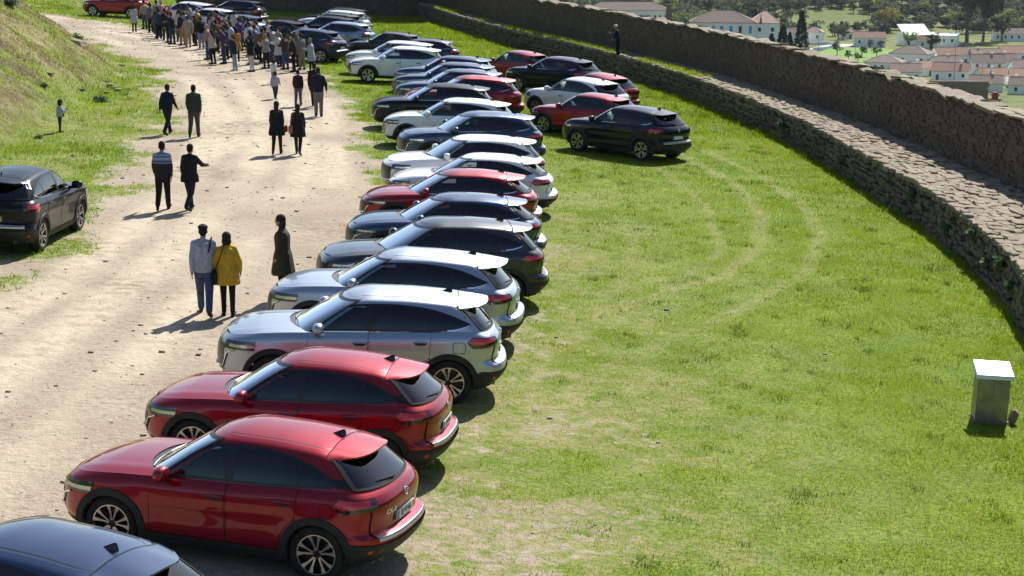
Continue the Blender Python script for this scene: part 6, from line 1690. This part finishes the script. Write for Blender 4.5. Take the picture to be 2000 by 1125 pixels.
BACK = [(-17.24, 103.41, 'wine red'), (-17.51, 104.0, 'dark grey'), (-16.49, 101.17, 'plum'), (-15.72, 96.93, 'black'), (-15.3, 93.24, 'dark blue'), (-15.05, 96.99, 'violet'), (-14.69, 97.83, 'navy'), (-14.2, 97.3, 'steel grey'), (-14.9, 99.2, 'pale pink'), (-13.6, 97.6, 'white'), (-12.9, 91.4, 'sand'), (-12.44, 90.9, 'pale grey'), (-11.6, 91.0, 'brown'), (-16.31, 96.41, 'dark red'), (-18.93, 103.0, 'black brown'), (-19.88, 106.0, 'deep green'), (-19.9, 109.0, 'grey'), (-21.11, 105.93, 'burgundy'), (-22.05, 111.5, 'pink'), (-21.16, 109.2, 'rose'), (-22.56, 112.4, 'blue')]
TONE = {'wine red': (.14, .02, .03), 'dark grey': (.05, .05, .055), 'plum': (.10, .03, .07), 'black': BLK, 'dark blue': (.02, .03, .07), 'violet': (.10, .05, .18), 'navy': DKB, 'steel grey': (.18, .19, .22), 'pale pink': (.50, .38, .42), 'white': (.58, .57, .58), 'sand': (.42, .34, .24), 'pale grey': (.40, .40, .42), 'brown': (.16, .09, .05), 'dark red': (.18, .02, .02), 'black brown': (.03, .02, .015), 'deep green': (.02, .04, .025), 'grey': (.2, .2, .21), 'burgundy': (.12, .015, .035), 'pink': (.45, .16, .22), 'rose': (.42, .10, .14), 'blue': (.05, .10, .28)}
HBX = [('m_stand', HB), ('m_fold', HK), ('w_stand', HB), ('m_pocket', HG), ('w_pony', HBL)]
for i, (x, y, c) in enumerate(BACK):
    v, hr = HBX[i % 5]; CROWD.append((v, x, y, '%s top in the back of the crowd' % c, cols(TONE[c], [DKB, BLK, JEAN][i % 3], hr)))
MORE = [(-20.6, 103.2, 'teal'), (-18.4, 101.2, 'faded denim'), (-19.3, 102.4, 'cream'), (-16.9, 100.2, 'brick red'), (-16.1, 99.2, 'ash grey'), (-15.9, 94.6, 'moss green'), (-15.6, 90.4, 'dusky pink'), (-13.9, 95.4, 'sky blue'), (-13.2, 88.6, 'ink blue'), (-12.2, 86.8, 'stone grey'), (-11.3, 86.9, 'chocolate'), (-18.7, 105.2, 'mustard'), (-16.3, 103.2, 'ivory'), (-15.2, 101.6, 'slate'), (-21.6, 107.2, 'tan')]
TONE.update({'teal': (.02, .08, .09), 'faded denim': (.16, .22, .32), 'cream': (.52, .46, .36), 'brick red': (.22, .05, .03), 'ash grey': (.27, .27, .26), 'moss green': (.06, .08, .03), 'dusky pink': (.38, .22, .22), 'sky blue': (.25, .36, .52), 'ink blue': (.015, .02, .05), 'stone grey': (.30, .29, .27), 'chocolate': (.07, .04, .025), 'mustard': (.40, .26, .05), 'ivory': (.55, .52, .44), 'slate': (.08, .09, .11), 'tan': (.36, .25, .15)})
for i, (x, y, c) in enumerate(MORE):
    v, hr = HBX[(i * 2 + 1) % 5]; CROWD.append((v, x, y, '%s jacket squeezed into the crowd' % c, cols(TONE[c], [BLK, DKB, JEAN, GRY][i % 4], hr)))
CARBOX = [(x, y, R(hd)) for (sp, pc, x, y, hd, lab, gk) in CARLIST]
rnd = random.Random(31); placed = []
for (v, x, y, lab, cc) in CROWD:
    for _ in range(40):
        hit = any(abs((x - cx) * math.cos(a) + (y - cy) * math.sin(a)) < 2.5 and abs(-(x - cx) * math.sin(a) + (y - cy) * math.cos(a)) < 1.2 for cx, cy, a in CARBOX) or any(math.hypot(x - a, y - b) < .42 for a, b in placed)
        if not hit: break
        y -= .12; x += rnd.uniform(-.05, .05)
    placed.append((x, y))
    fem = v.startswith('w_')
    put_person(V[v], x, y, 150 + rnd.uniform(-50, 45), (1.64 if fem else 1.74) + rnd.uniform(-.05, .05), 'person in ' + lab, cc, 'crowd gathered on the dirt track')
# ================================================================== small things
GALV = noisy('galvanised_steel', (.34, .34, .31), (.24, .24, .22), 5, .34, spec=.4)
GALV.node_tree.nodes['Principled BSDF'].inputs['Metallic'].default_value = .7
cb_ = empty('utility_cabinet', (7.64, 27.8, 0), R(-4)); tag(cb_, 'white metal utility cabinet with a sloping lid standing in the grass', 'cabinet')
def slab(name, M, x0, x1, y0, y1, z0, z1, par, bev=.012):
    bm = bmesh.new(); bmesh.ops.create_cube(bm, size=1.0)
    for v in bm.verts: v.co = Vector((x0 + (v.co.x + .5) * (x1 - x0), y0 + (v.co.y + .5) * (y1 - y0), z0 + (v.co.z + .5) * (z1 - z0)))
    bmesh.ops.bevel(bm, geom=list(bm.edges), offset=bev, segments=2, affect='EDGES')
    me = bpy.data.meshes.new(name); bm.to_mesh(me); bm.free(); me.materials.append(M); o = bpy.data.objects.new(name, me); COL.objects.link(o); o.parent = par; return o
slab('case', GALV, -.25, .25, -.20, .20, .0, .72, cb_)
slab('upper_door', GALV, -.242, -.004, -.214, -.19, .37, .705, cb_, .006); slab('upper_door', GALV, .004, .242, -.214, -.19, .37, .705, cb_, .006)
slab('lower_panel', GALV, -.242, .242, -.210, -.19, .03, .355, cb_, .006)
lid = MB(); lid.hexa([(-.285, -.25, .705), (.285, -.25, .705), (.285, .24, .80), (-.285, .24, .80), (-.28, -.245, .775), (.28, -.245, .775), (.28, .235, .90), (-.28, .235, .90)]); lid.build('lid', simple('lid_white', (.80, .80, .78), .4), cb_, smooth=False)
slab('base', CAPST, -.29, .32, -.23, .23, -.12, .02, cb_, .02)
sp_ = stone_meshes(1, CAPST, seed=91)[0]; o_ = bpy.data.objects.new('stone_block', sp_); COL.objects.link(o_); o_.matrix_world = Matrix.Translation((7.98, 27.65, .08)) @ Matrix.Rotation(.3, 4, 'Y') @ Matrix.Diagonal((.10, .16, .24, 1)); tag(o_, 'pale stone block leaning at the side of the utility cabinet', 'stone')
# short rusty post beyond the last red car
q = MB(); q.box(-.2, .2, -.2, .2, 0, .75); q.box(-.26, .26, -.26, .26, .75, .85); o_ = q.build('brick_pillar', BRICKR, smooth=False); o_.location = (.1, 91.5, 0); tag(o_, 'stubby brick pillar behind the last red car', 'pillar')
# loose stones, clods and litter: each one a thing
rnd = random.Random(3); rm_ = stone_meshes(6, CAPST, seed=101); dk_ = stone_meshes(5, STONED, seed=111)
ROCKS = [(-16.9, 74.5, .5), (-16.6, 73.8, .35), (-17.4, 76, .3), (-16.2, 72.9, .4), (-15.9, 73.6, .28), (-16.4, 71.8, .3), (-17.0, 70, .35), (-17.6, 67.8, .4), (-15.6, 71.6, .22), (-18.6, 84.5, .35)]
ROCKL = ['broad', 'squat', 'slim', 'angular', 'small', 'rounded', 'flat', 'lone', 'tiny', 'upper']
for ri, (x, y, s) in enumerate(ROCKS):
    o_ = bpy.data.objects.new('boulder', rnd.choice(rm_)); COL.objects.link(o_); z = float(ground_z(np.array([x]), np.array([y]))[0])
    o_.matrix_world = Matrix.Translation((x, y, z + s * .12)) @ Matrix.Rotation(rnd.uniform(0, 3), 4, 'Z') @ Matrix.Diagonal((s * .7, s * .5, s * .3, 1)); tag(o_, ROCKL[ri] + ' pale stone lying among others at the foot of the bank', 'stone', 'stones along the bank')
o_ = bpy.data.objects.new('rock_outcrop', rm_[0]); COL.objects.link(o_); o_.matrix_world = Matrix.Translation((-20.0, 81.6, float(ground_z(np.array([-20.0]), np.array([81.6]))[0]) + .05)) @ Matrix.Rotation(R(118), 4, 'Z') @ Matrix.Diagonal((2.6, .45, .22, 1)); tag(o_, 'long pale rock outcrop on the crest of the bank', 'rock')
# countless pebbles and clods on the track
VV = []; FF = []; off = 0; TT = []
bs = [(np.array([tuple(v.co) for v in me.vertices]), [tuple(p_.vertices) for p_ in me.polygons]) for me in dk_]
N_ = 6500; px = np.random.uniform(-34, 6, N_); py = 12 + (np.random.uniform(0, 1, N_) ** 1.5) * 110; dm = dirt_mask(px, py); keep = (np.random.uniform(0, 1, N_) < dm * .9 + .04); zz = ground_z(px, py)
for x, y, z in zip(px[keep], py[keep], zz[keep]):
    v, f = bs[rnd.randrange(5)]; s = .014 + .045 * rnd.random() ** 5 + .00022 * y; a = rnd.uniform(0, 6.28); ca, sa = math.cos(a), math.sin(a)
    VV.append(np.stack([(v[:, 0] * ca - v[:, 1] * sa) * s * 1.4 + x, (v[:, 0] * sa + v[:, 1] * ca) * s + y, v[:, 2] * s * .7 + z + s * .15], 1)); FF += [tuple(i + off for i in p_) for p_ in f]; off += len(v); TT += [rnd.random()] * len(v)
PEB = stone_material('pebble', (.38, .32, .24), (.20, .16, .12), (.46, .40, .31), .2)
me = bpy.data.meshes.new('pebbles'); me.from_pydata(np.concatenate(VV).tolist(), [], FF); me.materials.append(PEB); a_ = me.attributes.new('tone', 'FLOAT', 'POINT'); a_.data.foreach_set('value', np.array(TT, np.float32)); me.update()
o_ = bpy.data.objects.new('pebbles', me); COL.objects.link(o_); tag(o_, 'scattered pebbles and clods on the dirt track', 'pebbles', kind='stuff')
# leafy weeds on the bank
BUSHM = leaf_mat('thistle_leaf', (.06, .11, .05), (.11, .16, .075), .3)
WEEDL = ['dark leafy weed on the slope above the lone child', 'weed clump on the bank, uppermost of three', 'pale weed clump beside the uppermost one', 'low weed just under the two upper clumps', 'tall weed next to the pale rock outcrop', 'tiny weed at the feet of the lone child', 'small weed halfway up the bank by the loose stones']
for wi, (x, y, s) in enumerate(((-15.9, 68.6, .55), (-22.4, 79.6, .7), (-24.0, 77.5, .6), (-22.9, 76.8, .5), (-20.6, 84.2, .6), (-15.2, 57, .3), (-17.4, 66, .35))):
    rr = random.Random(int(x * 10)); P_ = [(rr.gauss(0, .2), rr.gauss(0, .2), abs(rr.gauss(.2, .14))) for _ in range(220)]; Vv, Ff = leaf_arrays(P_, .11, rr)
    me = bpy.data.meshes.new('weed_clump'); me.from_pydata(Vv, [], Ff); me.materials.append(BUSHM); me.update(); o_ = bpy.data.objects.new('weed_clump', me); COL.objects.link(o_); o_.scale = (s, s, s); o_.location = (x, y, float(ground_z(np.array([x]), np.array([y]))[0]) - .03); tag(o_, WEEDL[wi], 'weed', 'weed clumps on the bank')
# plants rooted in the joints of the low wall
for wi, (yy, zz_, s) in enumerate(((36.2, .55, .8), (37.6, .75, 1.0), (39.4, .5, .8), (41.2, .8, .9), (44.5, .45, .7), (48.5, .7, .8), (57, .5, 1.0), (66, .6, 1.2))):
    k_ = int(np.argmin(abs(WL[:, 1] - yy))); rr = random.Random(wi + 60)
    P_ = [(rr.gauss(0, .11), rr.gauss(0, .05), -abs(rr.gauss(.05, .10)) + .1) for _ in range(150)]; Vv, Ff = leaf_arrays(P_, .085, rr)
    me = bpy.data.meshes.new('wall_fern'); me.from_pydata(Vv, [], Ff); me.materials.append(BUSHM); me.update(); o_ = bpy.data.objects.new('wall_fern', me); COL.objects.link(o_)
    o_.matrix_world = Matrix.Translation((WL[k_][0] - WN[k_][0] * .06, WL[k_][1] - WN[k_][1] * .06, zz_)) @ Matrix.Rotation(math.atan2(-WN[k_][0], WN[k_][1]), 4, 'Z') @ Matrix.Scale(s, 4)
    tag(o_, ['lowest', 'second', 'third', 'fourth', 'fifth', 'sixth', 'seventh', 'last'][wi] + ' green fern growing from the low wall, counted from the photo edge', 'fern', 'ferns in the wall joints')
# ------------------------------------------------------------------ turf: single blades, past counting
def blade_material():
    m, n, b = mat('grass_blade'); L = n.links; N = n.nodes.new
    at = N('ShaderNodeAttribute'); at.attribute_name = 'tone'; rp = N('ShaderNodeValToRGB'); e = rp.color_ramp.elements
    e[0].position = 0; e[0].color = (.05, .10, .010, 1); e[1].position = 1; e[1].color = (.13, .085, .045, 1)
    for p_, c in ((.30, (.155, .235, .008, 1)), (.58, (.27, .36, .012, 1)), (.74, (.35, .37, .03, 1)), (.82, (.34, .29, .12, 1)), (.89, (.36, .29, .14, 1)), (.94, (.20, .14, .07, 1))):
        q = e.new(p_); q.color = c
    L.new(at.outputs['Fac'], rp.inputs[0]); L.new(rp.outputs[0], b.inputs['Base Color']); b.inputs['Roughness'].default_value = .7; b.inputs['Specular IOR Level'].default_value = .06
    tr = N('ShaderNodeBsdfTranslucent'); L.new(rp.outputs[0], tr.inputs[0]); mx = N('ShaderNodeMixShader'); mx.inputs[0].default_value = .45
    L.new(b.outputs[0], mx.inputs[1]); L.new(tr.outputs[0], mx.inputs[2]); L.new(mx.outputs[0], n.nodes['Material Output'].inputs[0]); return m
def grow():
    rs = np.random.RandomState(5); X = []; Y = []; Hh = []; T = []; Wd = []
    def field(x0, x1, y0, y1, dens, hmin, hmax, wd):
        n = int((x1 - x0) * (y1 - y0) * dens); x = rs.uniform(x0, x1, n); y = rs.uniform(y0, y1, n)
        dm = dirt_mask(x, y); dr = dry_mask(x, y); cl = fbm(x * 1.6, y * 1.6, 81); c2 = fbm(x * .35, y * .35, 83); wx = np.interp(y, WL[:, 1], WL[:, 0]) + .15
        dw = wx - x
        inview = (x < y * .30 + .5) & (x > -y * .31 - .5)
        k = (rs.uniform(0, 1, n) < np.clip(1.15 - 1.35 * dm, .0, 1) * np.clip(.35 + 1.5 * (cl - .25), .15, 1) * (1 - .45 * dr)) & (dw > 0) & inview
        x, y, dr, cl, c2, dw, dm = x[k], y[k], dr[k], cl[k], c2[k], dw[k], dm[k]
        h = (hmin + (hmax - hmin) * rs.uniform(0, 1, len(x)) ** 2) * (.55 + .9 * cl) * (1 - .3 * dr)
        h = h * (1 + 1.6 * np.exp(-dw / .5) * sstep(.35, .6, fbm(y * 1.1, x * .2, 85)) + .5 * np.exp(-dw / 1.6))
        t = np.clip(.42 + .55 * (c2 - .5) + .40 * (cl - .5) + rs.normal(0, .13, len(x)) + .42 * dr * sstep(.3, .7, rs.uniform(0, 1, len(x))) + .10 * dm, 0, .88)
        bk = bank_mask(x, y); t = np.where(rs.uniform(0, 1, len(x)) < bk * .88, rs.uniform(.88, 1, len(x)), t)
        wd_ = sstep(.66, .74, fbm(x * 2.3, y * 2.3, 87)) * (rs.uniform(0, 1, len(x)) < .8); h = h * (1 + 1.0 * wd_); t = np.where(wd_ > .5, t * .35, t)
        X.append(x); Y.append(y); Hh.append(h); T.append(t); Wd.append(np.full(len(x), wd))
    field(-3.5, 11, 16, 34, 1700, .016, .052, .006); field(-3.5, 11, 34, 48, 1000, .018, .058, .008); field(-4, 11, 48, 66, 520, .02, .07, .011); field(-6, 11, 66, 90, 300, .04, .11, .015); field(-14, 9, 90, 138, 150, .05, .14, .022)
    field(-9, -3.5, 44, 92, 380, .02, .08, .012); field(-24, -9, 34, 62, 420, .03, .10, .011); field(-30, -9, 62, 98, 240, .04, .14, .016); field(-46, -20, 98, 150, 60, .06, .15, .03)
    nz = sum(len(q) for q in X); nw = 9000; yw = rs.uniform(80, 134, nw); xw0 = np.interp(yw, WL[:, 1], WL[:, 0]); ok = fbm(yw * .35, yw * 0, 95) > .48; ow = rs.uniform(.05, .9, nw) ** 1.5
    yw = yw[ok]; X.append(xw0[ok] + ow[ok]); Y.append(yw); Hh.append(rs.uniform(.05, .22, len(yw))); T.append(rs.uniform(.3, .8, len(yw))); Wd.append(np.full(len(yw), .02))
    x = np.concatenate(X); y = np.concatenate(Y); h = np.concatenate(Hh); t = np.concatenate(T); w_ = np.concatenate(Wd); n = len(x)
    z = ground_z(x, y) - .004; z[nz:] = WALK_Z - .02; a = rs.uniform(0, 6.283, n); ln = h * rs.uniform(.1, .9, n); la = rs.uniform(0, 6.283, n)
    V3 = np.empty((n, 3, 3)); V3[:, 0] = np.stack([x - np.cos(a) * w_, y - np.sin(a) * w_, z], 1); V3[:, 1] = np.stack([x + np.cos(a) * w_, y + np.sin(a) * w_, z], 1); V3[:, 2] = np.stack([x + np.cos(la) * ln, y + np.sin(la) * ln, z + h], 1)
    me = bpy.data.meshes.new('grass'); me.vertices.add(n * 3); me.vertices.foreach_set('co', V3.ravel()); me.loops.add(n * 3); me.loops.foreach_set('vertex_index', np.arange(n * 3)); me.polygons.add(n); me.polygons.foreach_set('loop_start', np.arange(n) * 3); me.update(calc_edges=True)
    at = me.attributes.new('tone', 'FLOAT', 'POINT'); at.data.foreach_set('value', np.repeat(t, 3).astype(np.float32)); me.materials.append(blade_material())
    o = bpy.data.objects.new('grass', me); COL.objects.link(o); tag(o, 'short sunlit grass covering the yard and bank', 'grass', kind='stuff'); return n
NBLADES = grow()
print('blades', NBLADES)
# ================================================================== thin spring haze over the valley
hz = MB(); hz.box(-760, 1300, -60, 2050, -90, 150)
hm = bpy.data.materials.new('haze'); hm.use_nodes = True; hn = hm.node_tree; hn.nodes.remove(hn.nodes['Principled BSDF'])
pv = hn.nodes.new('ShaderNodeVolumePrincipled'); pv.inputs['Color'].default_value = (.80, .88, 1.0, 1); pv.inputs['Density'].default_value = .00003; pv.inputs['Anisotropy'].default_value = .2
hn.links.new(pv.outputs[0], hn.nodes['Material Output'].inputs['Volume'])
ho = hz.build('haze', hm, smooth=False); tag(ho, 'thin blue haze filling the valley', 'haze', kind='stuff')
SC.cycles.volume_bounces = 0

bpy.data.scenes.remove(TMP)
